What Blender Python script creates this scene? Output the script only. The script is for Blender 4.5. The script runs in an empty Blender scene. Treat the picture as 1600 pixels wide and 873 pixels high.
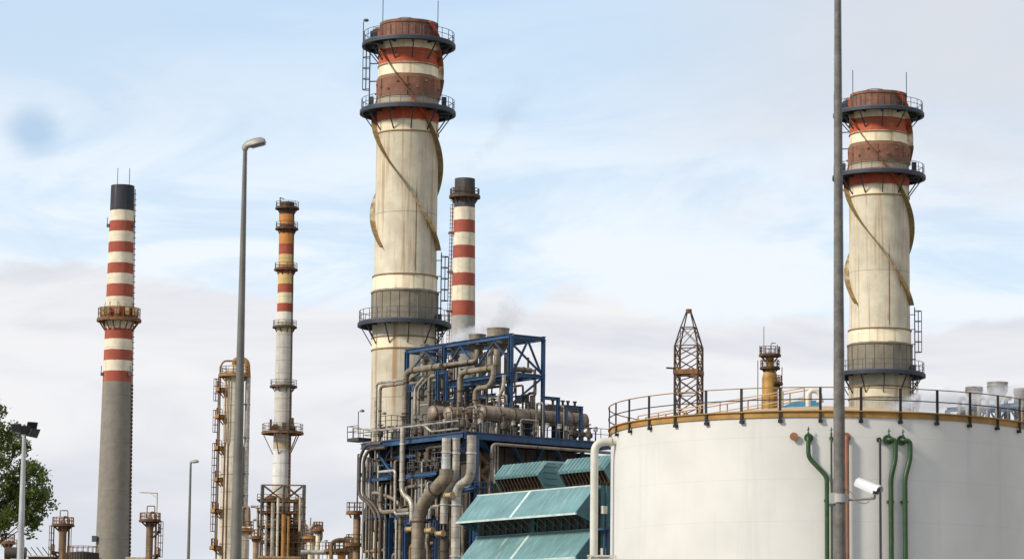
import bpy, math, random
from mathutils import Vector, Matrix, noise
R = math.radians
PI = math.pi
random.seed(11)
S = bpy.context.scene
COL = S.collection

# ------------------------------------------------------------------ camera
cam_d = bpy.data.cameras.new('camera')
cam = bpy.data.objects.new('camera', cam_d)
COL.objects.link(cam)
FPX, W0, H0 = 5000.0, 1600.0, 873.0
cam_d.sensor_width = 36
cam_d.lens = 36 * FPX / W0
cam_d.clip_start = 1
cam_d.clip_end = 20000
CAM = Vector((0, 0, 1.7))
CR = Matrix.Rotation(R(98.0), 3, 'X') @ Matrix.Rotation(0.011, 3, 'Z')
cam.matrix_world = Matrix.Translation(CAM) @ CR.to_4x4()
cam_d.dof.use_dof = True
cam_d.dof.focus_distance = 300
cam_d.dof.aperture_fstop = 6.3
S.camera = cam
S.view_settings.view_transform = 'Standard'
S.view_settings.look = 'None'
S.view_settings.exposure = 0.27
S.view_settings.gamma = 1.0
S.cycles.volume_bounces = 2
S.cycles.volume_step_rate = 2.0

# ------------------------------------------------------------------ sky + sun
SUN_EL, SUN_AZ = 34.0, -118.0           # azimuth measured from +Y (view direction) towards +X
world = bpy.data.worlds.new('World')
S.world = world
world.use_nodes = True
wn = world.node_tree
wn.nodes.clear()


class NT:
    """tiny node helper"""
    def __init__(self, tree):
        self.t = tree

    def n(self, typ, **kw):
        nd = self.t.nodes.new(typ)
        for k, v in kw.items():
            setattr(nd, k, v)
        return nd

    def l(self, a, b):
        self.t.links.new(a, b)

    def put(self, sock, v):
        if hasattr(v, 'is_linked') or hasattr(v, 'links'):
            self.l(v, sock)
        else:
            sock.default_value = v

    def math(self, op, a, b=None, c=None, clamp=False):
        nd = self.n('ShaderNodeMath', operation=op, use_clamp=clamp)
        self.put(nd.inputs[0], a)
        if b is not None:
            self.put(nd.inputs[1], b)
        if c is not None:
            self.put(nd.inputs[2], c)
        return nd.outputs[0]

    def mix(self, f, a, b, blend='MIX'):
        nd = self.n('ShaderNodeMix', data_type='RGBA', blend_type=blend)
        self.put(nd.inputs[0], f)
        self.put(nd.inputs[6], a if not isinstance(a, tuple) else a[:3] + (1,))
        self.put(nd.inputs[7], b if not isinstance(b, tuple) else b[:3] + (1,))
        return nd.outputs[2]

    def sstep(self, v, a, b, lo=0.0, hi=1.0):
        nd = self.n('ShaderNodeMapRange', interpolation_type='SMOOTHSTEP')
        self.put(nd.inputs[0], v)
        nd.inputs[1].default_value = a
        nd.inputs[2].default_value = b
        nd.inputs[3].default_value = lo
        nd.inputs[4].default_value = hi
        return nd.outputs[0]

    def noise(self, vec, scale, detail=3.0, rough=0.55, sc3=None, dist=0.0):
        if sc3:
            mp = self.n('ShaderNodeMapping')
            self.l(vec, mp.inputs[0])
            mp.inputs['Scale'].default_value = sc3
            vec = mp.outputs[0]
        nd = self.n('ShaderNodeTexNoise')
        self.l(vec, nd.inputs['Vector'])
        nd.inputs['Scale'].default_value = scale
        nd.inputs['Detail'].default_value = detail
        nd.inputs['Roughness'].default_value = rough
        nd.inputs['Distortion'].default_value = dist
        return nd.outputs['Fac']


w = NT(wn)
sky = w.n('ShaderNodeTexSky', sky_type='NISHITA')
sky.sun_disc = False
sky.sun_elevation = R(SUN_EL)
sky.sun_rotation = R(SUN_AZ)
sky.air_density = 1.0
sky.dust_density = 0.6
sky.ozone_density = 1.5
STR = 0.13
tc = w.n('ShaderNodeTexCoord')
G = tc.outputs['Generated']
sep = w.n('ShaderNodeSeparateXYZ')
w.l(G, sep.inputs[0])
zz, xx = sep.outputs[2], sep.outputs[0]
k = 1.0 / STR
def kc(r, g, b): return (r * k, g * k, b * k)
n_big = w.noise(G, 3.2, 4, 0.55, (1, 1, 4.5), 0.4)
n_wisp = w.noise(G, 9.0, 6, 0.6, (1, 1, 3.4), 0.8)
n_edge = w.noise(G, 14.0, 5, 0.6, (1, 1, 2.0), 0.3)
# a thin veil that turns the blue pale, brightest in the middle band
blue = w.mix(0.80, sky.outputs[0], kc(0.50, 0.65, 0.81))
veil = w.math('MULTIPLY', w.sstep(zz, 0.235, 0.145, 0.10, 0.92), w.sstep(n_wisp, 0.36, 0.60, 0.30, 1.0))
c1 = w.mix(veil, blue, kc(0.755, 0.805, 0.86))
# warm-grey clouds up on the right and here and there
hi = w.math('MULTIPLY', w.sstep(n_big, 0.50, 0.66), w.sstep(zz, 0.15, 0.20))
right = w.math('MULTIPLY', w.sstep(xx, 0.0, 0.13), w.sstep(w.math('ADD', zz, w.math('MULTIPLY', n_edge, 0.10)), 0.20, 0.25))
hi2 = w.math('MAXIMUM', w.math('MULTIPLY', hi, 0.12), w.math('MULTIPLY', right, 0.8))
c2 = w.mix(hi2, c1, kc(0.61, 0.615, 0.65))
# the darker blue-grey smudge of cloud up on the left
dx = w.math('DIVIDE', w.math('SUBTRACT', xx, -0.148), 0.010)
dz = w.math('DIVIDE', w.math('SUBTRACT', zz, 0.181), 0.009)
rr = w.math('SQRT', w.math('ADD', w.math('MULTIPLY', dx, dx), w.math('MULTIPLY', dz, dz)))
sm = w.sstep(w.math('ADD', rr, w.math('MULTIPLY', n_edge, 1.0)), 0.7, 1.6, 0.6, 0.0)
c2 = w.mix(sm, c2, kc(0.29, 0.45, 0.64))
# the bank of cloud low in the sky
ze = w.math('ADD', zz, w.math('MULTIPLY', w.math('SUBTRACT', n_edge, 0.5), 0.035))
ze = w.math('ADD', ze, w.math('MULTIPLY', w.math('SUBTRACT', n_big, 0.5), 0.03))
ze = w.math('ADD', ze, w.math('MULTIPLY', xx, 0.03))
bank = w.sstep(ze, 0.1375, 0.1325, 0.0, 0.94)
n_b = w.noise(G, 6.0, 5, 0.55, (1, 1, 4.0), 0.5)
bankc = w.mix(w.sstep(n_b, 0.38, 0.60), kc(0.59, 0.61, 0.66), kc(0.755, 0.75, 0.765))
c3 = w.mix(bank, c2, bankc)
bg = w.n('ShaderNodeBackground')
w.l(c3, bg.inputs[0])
bg.inputs[1].default_value = STR
wo = w.n('ShaderNodeOutputWorld')
w.l(bg.outputs[0], wo.inputs[0])

sd = bpy.data.lights.new('sun', 'SUN')
sd.energy = 3.5
sd.angle = R(9.0)
sd.color = (1.0, 0.93, 0.82)
sun = bpy.data.objects.new('sun', sd)
COL.objects.link(sun)
sun_dir = Vector((math.sin(R(SUN_AZ)) * math.cos(R(SUN_EL)), math.cos(R(SUN_AZ)) * math.cos(R(SUN_EL)), math.sin(R(SUN_EL))))
sun.rotation_euler = sun_dir.to_track_quat('Z', 'Y').to_euler()
sun.location = (0, 0, 200)


# ------------------------------------------------------------------ helpers
def ray(px, py):
    return CR @ Vector(((px - 800) / FPX, -(py - 436.5) / FPX, -1))

def at(px, py, D):
    d = ray(px, py)
    return CAM + d * (D / d.y)

def zat(px, py, D): return at(px, py, D).z

UX = Vector((-0.594, 0.8045, 0))          # plant axis, away to the left
VX = Vector((0.8045, 0.594, 0))           # plant axis, away to the right
O = at(725, 672, 280); O.z = 0
ZD = zat(725, 672, 280)                   # level of the main deck

def uv(u, v, z): return O + UX * u + VX * v + Vector((0, 0, z))

def hit_v(px, py, v0):                    # point on the vertical plane v = v0
    d = ray(px, py)
    t = (v0 - (CAM - O).dot(VX)) / d.dot(VX)
    return CAM + d * t

def hit_u(px, py, u0):
    d = ray(px, py)
    t = (u0 - (CAM - O).dot(UX)) / d.dot(UX)
    return CAM + d * t

def hit_cyl(px, py, c, r):
    d = ray(px, py)
    ox, oy = CAM.x - c.x, CAM.y - c.y
    a = d.x ** 2 + d.y ** 2
    b = 2 * (ox * d.x + oy * d.y)
    cc = ox * ox + oy * oy - r * r
    t = (-b - math.sqrt(max(0, b * b - 4 * a * cc))) / (2 * a)
    return CAM + d * t

def path(pts, fn):
    """pixels of the photo to points on one plane; near-vertical runs made plumb, near-level runs level"""
    out = []
    prev = None
    for p in pts:
        q = fn(*p)
        if prev is not None:
            pp, pq = prev
            if abs(p[0] - pp[0]) < 7 and abs(p[1] - pp[1]) > 11:
                q = Vector((pq.x, pq.y, q.z))
            elif abs(q.z - pq.z) < 0.45:
                q.z = pq.z
        out.append(q)
        prev = (p, q)
    return out

def tag(o, label=None, cat=None, group=None, kind=None):
    if label: o['label'] = label
    if cat: o['category'] = cat
    if group: o['group'] = group
    if kind: o['kind'] = kind
    return o

def thing(name, label, cat, loc=(0, 0, 0), group=None):
    o = bpy.data.objects.new(name, None)
    COL.objects.link(o)
    o.location = loc
    o.empty_display_size = 0.5
    return tag(o, label, cat, group)

def copy_tree(o, parent=None):
    c = o.copy()
    COL.objects.link(c)
    c.parent = parent
    for ch in list(o.children):
        copy_tree(ch, c)
    return c

def wloc(o):
    v = Vector(o.location)
    while o.parent:
        o = o.parent
        v += Vector(o.location)
    return v

def round_path(pts, rad, k=5):
    pts = [Vector(p) for p in pts]
    if len(pts) < 3 or rad <= 0: return pts
    out = [pts[0]]
    for i in range(1, len(pts) - 1):
        a, b, c = pts[i - 1], pts[i], pts[i + 1]
        d1, d2 = (a - b), (c - b)
        r_ = min(rad, d1.length * 0.48, d2.length * 0.48)
        p1, p2 = b + d1.normalized() * r_, b + d2.normalized() * r_
        for j in range(k + 1):
            t = j / k
            out.append(p1 * (1 - t) ** 2 + b * 2 * t * (1 - t) + p2 * t * t)
    out.append(pts[-1])
    return out


def proj(p):
    q = CR.transposed() @ (Vector(p) - CAM)
    return 800 - q.x / q.z * FPX, 436.5 + q.y / q.z * FPX

ORD = ['leftmost', 'second from the left', 'third from the left', 'fourth from the left', 'fifth from the left', 'sixth from the left', 'seventh from the left', 'eighth from the left', 'ninth from the left', 'tenth from the left', 'eleventh from the left', 'twelfth from the left', 'thirteenth from the left', 'fourteenth from the left', 'fifteenth from the left', 'sixteenth from the left', 'seventeenth from the left', 'eighteenth from the left', 'nineteenth from the left', 'twentieth from the left']
def number(objs, text):
    objs = sorted(objs, key=lambda o: proj(o.location)[0])
    for i, o in enumerate(objs):
        w_ = 'rightmost' if i == len(objs) - 1 else ORD[i]
        o['label'] = w_ + ' ' + text if i in (0, len(objs) - 1) else text + ', ' + w_

class MB:
    def __init__(self):
        self.v = []
        self.f = []

    def add(self, vs, fs):
        n = len(self.v)
        self.v += [Vector(x) for x in vs]
        self.f += [[n + i for i in f] for f in fs]
        return self

    def box(self, c, s, X=None, Y=None):
        X = Vector(X or (1, 0, 0)); Y = Vector(Y or (0, 1, 0)); Z = X.cross(Y).normalized()
        c = Vector(c)
        vs = []
        for k_ in (-.5, .5):
            for (a, b) in ((-.5, -.5), (.5, -.5), (.5, .5), (-.5, .5)):
                vs.append(c + X * a * s[0] + Y * b * s[1] + Z * k_ * s[2])
        return self.add(vs, [[3, 2, 1, 0], [4, 5, 6, 7], [0, 1, 5, 4], [1, 2, 6, 5], [2, 3, 7, 6], [3, 0, 4, 7]])

    def bar(self, p0, p1, w_, h_=None):
        h_ = h_ or w_
        p0, p1 = Vector(p0), Vector(p1)
        d = p1 - p0
        L = d.length
        if L < 1e-4: return self
        d /= L
        up = Vector((0, 0, 1)) if abs(d.z) < 0.95 else VX.copy()
        s = d.cross(up).normalized()
        t = s.cross(d)
        vs = []
        for p in (p0, p1):
            for (a, b) in ((-.5, -.5), (.5, -.5), (.5, .5), (-.5, .5)):
                vs.append(p + s * a * w_ + t * b * h_)
        return self.add(vs, [[0, 1, 2, 3], [7, 6, 5, 4], [1, 0, 4, 5], [2, 1, 5, 6], [3, 2, 6, 7], [0, 3, 7, 4]])

    def ibeam(self, p0, p1, h_, b_=None):
        """H section: two flanges and a web"""
        b_ = b_ or h_ * 0.8
        p0, p1 = Vector(p0), Vector(p1)
        d = (p1 - p0).normalized()
        up = Vector((0, 0, 1)) if abs(d.z) < 0.95 else UX.copy()
        s = d.cross(up).normalized()
        t = s.cross(d)
        tk = h_ * 0.12
        o = t * (h_ / 2 - tk / 2)
        def slab(c0, c1, ws, wt):
            vs = []
            for p in (c0, c1):
                for (a, b) in ((-.5, -.5), (.5, -.5), (.5, .5), (-.5, .5)):
                    vs.append(p + s * a * ws + t * b * wt)
            self.add(vs, [[0, 1, 2, 3], [7, 6, 5, 4], [1, 0, 4, 5], [2, 1, 5, 6], [3, 2, 6, 7], [0, 3, 7, 4]])
        slab(p0 + o, p1 + o, b_, tk)
        slab(p0 - o, p1 - o, b_, tk)
        slab(p0, p1, tk * 0.8, h_ - 2 * tk)
        return self

    def tube(self, pts, r, n=12, bend=0.0, r2=None, k=5):
        pts = round_path(pts, bend, k) if bend else [Vector(p) for p in pts]
        m = len(pts)
        d = [(pts[min(i + 1, m - 1)] - pts[max(i - 1, 0)]).normalized() for i in range(m)]
        up = Vector((0, 0, 1)) if abs(d[0].z) < 0.9 else Vector((1, 0.13, 0)).normalized()
        s = d[0].cross(up).normalized()
        vs, fs = [], []
        for i in range(m):
            if i:
                s = (s - d[i] * s.dot(d[i])).normalized()
            t = d[i].cross(s)
            rad = r if r2 is None else r + (r2 - r) * i / (m - 1)
            for j in range(n):
                a = 2 * PI * j / n
                vs.append(pts[i] + s * math.cos(a) * rad + t * math.sin(a) * rad)
        for i in range(m - 1):
            for j in range(n):
                a, b = i * n + j, i * n + (j + 1) % n
                fs.append([a, a + n, b + n, b])
        fs.append(list(range(n)))
        fs.append([(m - 1) * n + j for j in reversed(range(n))])
        return self.add(vs, fs)

    def lathe(self, c, prof, n=48, closed=False, a0=0.0, a1=2 * PI):
        """prof: (radius, z) list around the vertical through c"""
        c = Vector(c)
        full = abs(a1 - a0 - 2 * PI) < 1e-6
        cols = n if full else n + 1
        vs, fs = [], []
        for (r, z) in prof:
            for j in range(cols):
                a = a0 + (a1 - a0) * j / n
                vs.append(c + Vector((r * math.cos(a), r * math.sin(a), z)))
        m = len(prof)
        for i in range(m if closed else m - 1):
            i2 = (i + 1) % m
            for j in range(n):
                j2 = (j + 1) % cols
                fs.append([i * cols + j, i * cols + j2, i2 * cols + j2, i2 * cols + j])
        return self.add(vs, fs)

    def ringbar(self, c, r, z, t, n=40, a0=0.0, a1=2 * PI):
        return self.lathe(c, [(r - t / 2, z - t / 2), (r + t / 2, z - t / 2), (r + t / 2, z + t / 2), (r - t / 2, z + t / 2)], n, True, a0, a1)

    def poly(self, pts, thick, nrm):
        """flat outline given real thickness along nrm"""
        n = len(pts)
        nv = Vector(nrm).normalized() * thick
        vs = [Vector(p) for p in pts] + [Vector(p) + nv for p in pts]
        fs = [list(reversed(range(n))), list(range(n, 2 * n))]
        for i in range(n):
            j = (i + 1) % n
            fs.append([i, j, n + j, n + i])
        return self.add(vs, fs)

    def build(self, name, mat, parent=None, label=None, cat=None, group=None, kind=None, origin=None, flat=False):
        if parent is not None:
            org = wloc(parent)
        elif origin is not None:
            org = Vector(origin)
        else:
            xs = [p.x for p in self.v]; ys = [p.y for p in self.v]; zs = [p.z for p in self.v]
            org = Vector(((min(xs) + max(xs)) / 2, (min(ys) + max(ys)) / 2, min(zs)))
        me = bpy.data.meshes.new(name)
        me.from_pydata([p - org for p in self.v], [], self.f)
        me.materials.append(mat)
        me.update()
        if not flat:
            me.shade_smooth()
            me.set_sharp_from_angle(angle=R(38))
        o = bpy.data.objects.new(name, me)
        COL.objects.link(o)
        if parent is not None:
            o.parent = parent
        else:
            o.location = org
        return tag(o, label, cat, group, kind)


# ------------------------------------------------------------------ materials
def new_mat(name):
    m = bpy.data.materials.new(name)
    m.use_nodes = True
    m.node_tree.nodes.clear()
    t = NT(m.node_tree)
    out = t.n('ShaderNodeOutputMaterial')
    b = t.n('ShaderNodeBsdfPrincipled')
    t.l(b.outputs[0], out.inputs[0])
    c = t.n('ShaderNodeTexCoord')
    return m, t, b, c.outputs['Object']

def weather(t, co, col, var=0.25, nscale=1.2, streak=None, st_amt=0.5, st_th=0.6, streak_sc=(2.2, 2.2, 0.10), spot=None, spot_th=0.66, spot_sc=1.6, rot=None):
    """col: socket or tuple; adds uneven tone, vertical run-off streaks and rust patches"""
    if rot is not None:
        mp = t.n('ShaderNodeMapping'); t.l(co, mp.inputs[0]); mp.inputs['Rotation'].default_value = (0, 0, rot); co = mp.outputs[0]
    oi = t.n('ShaderNodeObjectInfo')               # no two copies weather alike
    va = t.n('ShaderNodeVectorMath', operation='MULTIPLY_ADD')
    t.l(oi.outputs['Location'], va.inputs[0]); va.inputs[1].default_value = (.37, .37, 0); t.l(co, va.inputs[2]); co = va.outputs[0]
    n1 = t.noise(co, nscale, 5, 0.6)
    dark = t.mix(1.0, col, (1 - var, 1 - var, 1 - var * 1.05), 'MULTIPLY')
    lite = t.mix(1.0, col, (1 + var * 0.4,) * 3, 'MULTIPLY')
    c = t.mix(t.sstep(n1, 0.3, 0.7), dark, lite)
    if streak:
        n2 = t.noise(co, 1.0, 5, 0.65, streak_sc, 0.2)
        c = t.mix(t.math('MULTIPLY', t.sstep(n2, st_th - 0.07, st_th + 0.13), st_amt), c, streak)
    if spot:
        n3 = t.noise(co, spot_sc, 6, 0.7)
        c = t.mix(t.sstep(n3, spot_th, spot_th + 0.07), c, spot)
    return c

def seams(t, co, col, every, width, amt=0.45, off=0.0):
    sp = t.n('ShaderNodeSeparateXYZ')
    t.l(co, sp.inputs[0])
    f = t.math('FRACT', t.math('DIVIDE', t.math('ADD', sp.outputs[2], off + 1000 * every), every))
    msk = t.math('LESS_THAN', f, width / every)
    return t.mix(t.math('MULTIPLY', msk, amt), col, (0.05, 0.04, 0.03))

def mat(name, col, rough=0.7, metal=0.0, var=0.25, nscale=1.2, bump=0.0, seam=None, **kw):
    m, t, b, co = new_mat(name)
    c = weather(t, co, tuple(col), var, nscale, **kw)
    if seam:
        c = seams(t, co, c, *seam)
    t.l(c, b.inputs['Base Color'])
    b.inputs['Roughness'].default_value = rough
    b.inputs['Metallic'].default_value = metal
    if bump:
        bp = t.n('ShaderNodeBump')
        bp.inputs['Strength'].default_value = bump
        bp.inputs['Distance'].default_value = 0.02
        t.l(t.noise(co, 6, 4, 0.6), bp.inputs['Height'])
        t.l(bp.outputs[0], b.inputs['Normal'])
    return m

def band_mat(name, bands, rough=0.75, var=0.22, seam=None, clad=None, **kw):
    """bands: list of (z_from, colour) from the bottom up; painted rings on a stack"""
    m, t, b, co = new_mat(name)
    sp = t.n('ShaderNodeSeparateXYZ')
    t.l(co, sp.inputs[0])
    zmax = max(z for z, _ in bands) + 5
    wob = t.math('MULTIPLY', t.math('SUBTRACT', t.noise(co, 1.4, 3), 0.5), 0.16)
    f = t.math('DIVIDE', t.math('ADD', sp.outputs[2], wob), zmax)
    cr = t.n('ShaderNodeValToRGB')
    cr.color_ramp.interpolation = 'CONSTANT'
    t.l(f, cr.inputs[0])
    el = cr.color_ramp.elements
    while len(el) > 1: el.remove(el[-1])
    for i, (z, c_) in enumerate(sorted(bands)):
        e = el[0] if i == 0 else el.new(max(0, z / zmax))
        e.position = max(0.0, z / zmax)
        e.color = tuple(c_) + (1,)
    c = weather(t, co, cr.outputs[0], var, **kw)
    if seam:
        c = seams(t, co, c, *seam)
    t.l(c, b.inputs['Base Color'])
    b.inputs['Roughness'].default_value = rough
    return m

def pipe_mat(name, col, rough=0.5, metal=0.35, seam=0.9):
    """metal cladding on insulated pipe: patches of brown weathering, dull joints"""
    m, t, b, co = new_mat(name)
    c = weather(t, co, tuple(col), 0.38, 0.9, streak=(0.13, 0.085, 0.05), st_amt=0.55, st_th=0.55, streak_sc=(2.0, 2.0, 0.5))
    c = seams(t, co, c, seam, 0.05, 0.55)
    t.l(c, b.inputs['Base Color'])
    b.inputs['Roughness'].default_value = rough
    b.inputs['Metallic'].default_value = metal
    return m

RUST = (0.23, 0.10, 0.035)
M = {}
M['steel_dark'] = mat('dark_blue_grey_steel', (0.032, 0.040, 0.052), 0.6, 0.2, streak=(0.09, 0.05, 0.03), st_amt=0.4)
M['rail_steel'] = mat('blue_grey_rail', (0.075, 0.09, 0.115), 0.6, 0.2)
M['rail_grey'] = mat('grey_galvanised_rail', (0.10, 0.10, 0.105), 0.6, 0.3)
M['rail_black'] = mat('black_rail_paint', (0.007, 0.006, 0.006), 0.7)
M['blue'] = mat('blue_steel_paint', (0.014, 0.062, 0.15), 0.5, 0.0, 0.4, 0.8, streak=(0.10, 0.09, 0.09), st_amt=0.55, st_th=0.58, spot=(0.07, 0.04, 0.03), spot_th=0.68)
M['blue_dark'] = mat('dark_blue_steel_paint', (0.010, 0.045, 0.12), 0.55, 0.0, 0.4, 0.8)
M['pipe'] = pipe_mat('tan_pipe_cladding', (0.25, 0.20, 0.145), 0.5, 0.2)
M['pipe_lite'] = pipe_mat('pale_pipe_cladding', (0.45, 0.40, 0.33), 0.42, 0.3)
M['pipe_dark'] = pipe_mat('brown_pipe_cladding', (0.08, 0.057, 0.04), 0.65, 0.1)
M['silver'] = mat('silver_cladding', (0.55, 0.54, 0.52), 0.35, 0.55, 0.2, seam=(0.8, 0.05, 0.5))
M['casing'] = mat('boiler_casing', (0.06, 0.047, 0.037), 0.75, 0.1, 0.4, 0.5, streak=(0.05, 0.035, 0.025), st_amt=0.6, st_th=0.5, seam=(2.0, 0.1, 0.6))
M['grate'] = mat('dark_grating', (0.045, 0.045, 0.045), 0.8)
M['tan'] = mat('tan_paint', (0.42, 0.29, 0.14), 0.6)
M['cream'] = mat('cream_paint', (0.62, 0.57, 0.44), 0.7, streak=RUST, st_amt=0.3)
M['rusty'] = mat('rusty_orange_steel', (0.21, 0.095, 0.032), 0.75, 0.1, 0.5, 1.5, spot=(0.08, 0.035, 0.02), spot_th=0.55)
M['rust_dark'] = mat('dark_rusty_steel', (0.095, 0.050, 0.024), 0.8, 0.1, 0.5, 1.5)
M['orange'] = mat('orange_yellow_paint', (0.33, 0.15, 0.03), 0.6, 0.0, 0.35, 1.0, streak=(0.12, 0.05, 0.02), st_amt=0.6)
M['vessel'] = mat('weathered_column_cladding', (0.56, 0.49, 0.37), 0.6, 0.08, 0.3, 0.5, streak=(0.25, 0.14, 0.06), st_amt=0.55, st_th=0.53, seam=(2.6, 0.12, 0.55))
M['vessel_rust'] = mat('rust_streaked_column', (0.27, 0.165, 0.085), 0.7, 0.1, 0.4, 0.6, streak=(0.10, 0.05, 0.025), st_amt=0.7, st_th=0.5, seam=(2.2, 0.12, 0.5))
M['lamp_grey'] = mat('grey_lamp_pole', (0.145, 0.135, 0.115), 0.6, 0.1, 0.25, 2.0)
M['pole_grey'] = mat('galvanised_pole', (0.145, 0.13, 0.115), 0.7, 0.1, 0.35, 9.0, bump=0.2, streak=(0.12, 0.11, 0.10), st_amt=0.5)
M['lamp_head'] = mat('lamp_head_shell', (0.30, 0.28, 0.24), 0.5, 0.1)
M['glass_dark'] = mat('dark_lamp_glass', (0.03, 0.03, 0.035), 0.15)
M['white'] = mat('white_plastic', (0.58, 0.58, 0.57), 0.35, 0.0, 0.06)
M['black'] = mat('black_steel', (0.02, 0.018, 0.016), 0.5)
M['green_pipe'] = mat('green_pipe_paint', (0.019, 0.062, 0.014), 0.45, 0.0, 0.35, 3.0, spot=(0.30, 0.33, 0.24), spot_th=0.70, spot_sc=5)
M['orange_pipe'] = mat('orange_pipe_paint', (0.26, 0.095, 0.035), 0.5, 0.0, 0.3)
M['gold'] = mat('ochre_rim_paint', (0.36, 0.185, 0.035), 0.6, 0.0, 0.3, 0.8, streak=(0.14, 0.07, 0.03), st_amt=0.5)
M['roof_tan'] = mat('tan_tank_roof', (0.45, 0.29, 0.15), 0.7)
M['cream_pipe'] = mat('off_white_pipe', (0.56, 0.53, 0.46), 0.45, 0.0, 0.12, 1.5, streak=(0.35, 0.28, 0.18), st_amt=0.3)
M['roof_blue'] = mat('sky_blue_paint', (0.06, 0.26, 0.42), 0.5)
M['teal'] = mat('teal_paint', (0.12, 0.228, 0.228), 0.5, 0.0, 0.22, 0.5, rot=-math.atan2(UX.y, UX.x), streak=(0.34, 0.43, 0.40), st_amt=0.75, st_th=0.60, streak_sc=(5.0, 0.45, 0.5), bump=0.1)
M['teal_dark'] = mat('teal_wall_paint', (0.038, 0.115, 0.118), 0.55, 0.0, 0.3, 0.7, streak=(0.10, 0.08, 0.06), st_amt=0.3)
M['teal_trim'] = mat('pale_trim', (0.46, 0.55, 0.50), 0.5)
M['filter'] = mat('brown_filter_cells', (0.075, 0.05, 0.035), 0.9)


# ------------------------------------------------------------------ ground
gm, t, b, co = new_mat('yard_gravel')
gc = t.mix(t.sstep(t.noise(co, 0.05, 6, 0.6), 0.35, 0.65), (0.16, 0.145, 0.12), (0.25, 0.235, 0.21))
gc = t.mix(t.sstep(t.noise(co, 0.6, 5, 0.6), 0.55, 0.7), gc, (0.10, 0.12, 0.06))
t.l(gc, b.inputs['Base Color'])
b.inputs['Roughness'].default_value = 0.95
g = MB()
NG = 40
for i in range(NG + 1):
    for j in range(NG + 1):
        g.v.append(Vector((-6000 + 12000 * i / NG, -2000 + 12000 * j / NG, 0)))
for i in range(NG):
    for j in range(NG):
        a = i * (NG + 1) + j
        g.f.append([a, a + NG + 1, a + NG + 2, a + 1])
g.build('ground', gm, kind='structure', origin=(0, 0, 0))
rd = mat('asphalt', (0.05, 0.05, 0.052), 0.9)
MB().box((0, 22, 0.02), (400, 9, 0.04)).build('road', rd, kind='structure')
MB().box((0, 27.5, 0.06), (400, 1.6, 0.12)).build('pavement', mat('kerb_concrete', (0.33, 0.32, 0.3), 0.9), kind='structure')


# ------------------------------------------------------------------ common pieces
def ladder(mb, p0, p1, out, wid=0.5, cage=True, rung=0.4, t=0.05, hoop=0.38):
    """ladder from p0 up to p1; out = unit vector away from the wall"""
    p0, p1, out = Vector(p0), Vector(p1), Vector(out)
    s = out.cross(Vector((0, 0, 1))).normalized()
    for q in (-.5, .5):
        mb.bar(p0 + s * wid * q, p1 + s * wid * q, t)
    L = (p1 - p0).length
    for i in range(1, int(L / rung)):
        c = p0 + (p1 - p0) * (i * rung / L)
        mb.bar(c - s * wid / 2, c + s * wid / 2, t * 0.7)
    if cage and L > 3:
        z = 2.2
        hs = []
        while z < L:
            c = p0 + (p1 - p0) * (z / L)
            arc = [c + s * wid / 2 * math.cos(a) * 1.3 + out * (0.05 + hoop * 1.7 * math.sin(a)) for a in [PI * q / 6 for q in range(7)]]
            for a_, b_ in zip(arc, arc[1:]): mb.bar(a_, b_, t)
            hs.append(arc)
            z += 1.1
        for q in (1, 3, 5):
            for h1, h2 in zip(hs, hs[1:]): mb.bar(h1[q], h2[q], t * 0.8)

def ring_platform(root, c, z, r0, r1, deck_m, rail_m, nbr=12, thick=0.35, rail_h=1.1, t=0.05, npost=24, drop=1.8, name='platform', a0=0.0, a1=2 * PI):
    c = Vector((c[0], c[1], 0))
    m = MB()
    nseg = 40
    m.lathe(c, [(r0, z - thick * .25), (r1, z - thick * .25), (r1, z), (r0, z)], nseg, True, a0, a1)
    m.ringbar(c, r1 - 0.05, z - thick * .5, thick, nseg, a0, a1)
    full = abs(a1 - a0 - 2 * PI) < 1e-3
    for i in range(nbr + (0 if full else 1)):
        a = a0 + (a1 - a0) * (i + (0.5 if full else 0)) / nbr
        e = Vector((math.cos(a), math.sin(a), 0))
        m.bar(c + e * r0 + Vector((0, 0, z - thick * .6)), c + e * (r1 - .1) + Vector((0, 0, z - thick * .6)), t * 2.2, thick * .7)
        m.bar(c + e * (r0 + 0.04) + Vector((0, 0, z - drop)), c + e * (r1 - .2) + Vector((0, 0, z - thick * .8)), max(.10, t * 1.9))
    p = m.build(name, deck_m, root)
    m = MB()
    for h in (rail_h, rail_h * .55):
        m.ringbar(c, r1 - .06, z + h, t, nseg, a0, a1)
    m.lathe(c, [(r1 - .03, z), (r1, z), (r1, z + .12), (r1 - .03, z + .12)], nseg, True, a0, a1)
    for i in range(npost + (0 if full else 1)):
        a = a0 + (a1 - a0) * i / npost
        e = Vector((math.cos(a), math.sin(a), 0)) * (r1 - .06)
        m.bar(c + e + Vector((0, 0, z)), c + e + Vector((0, 0, z + rail_h)), t)
    m.build('railing', rail_m, p)
    return p

def rail_line(m, pts, h=1.1, t=0.05, step=1.5):
    pts = [Vector(p) for p in pts]
    for a, b_ in zip(pts, pts[1:]):
        for hh in (h, h * .55):
            m.bar(a + Vector((0, 0, hh)), b_ + Vector((0, 0, hh)), t)
        L = (b_ - a).length
        n = max(1, round(L / step))
        for i in range(n + 1):
            q = a + (b_ - a) * i / n
            m.bar(q, q + Vector((0, 0, h)), t)


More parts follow.
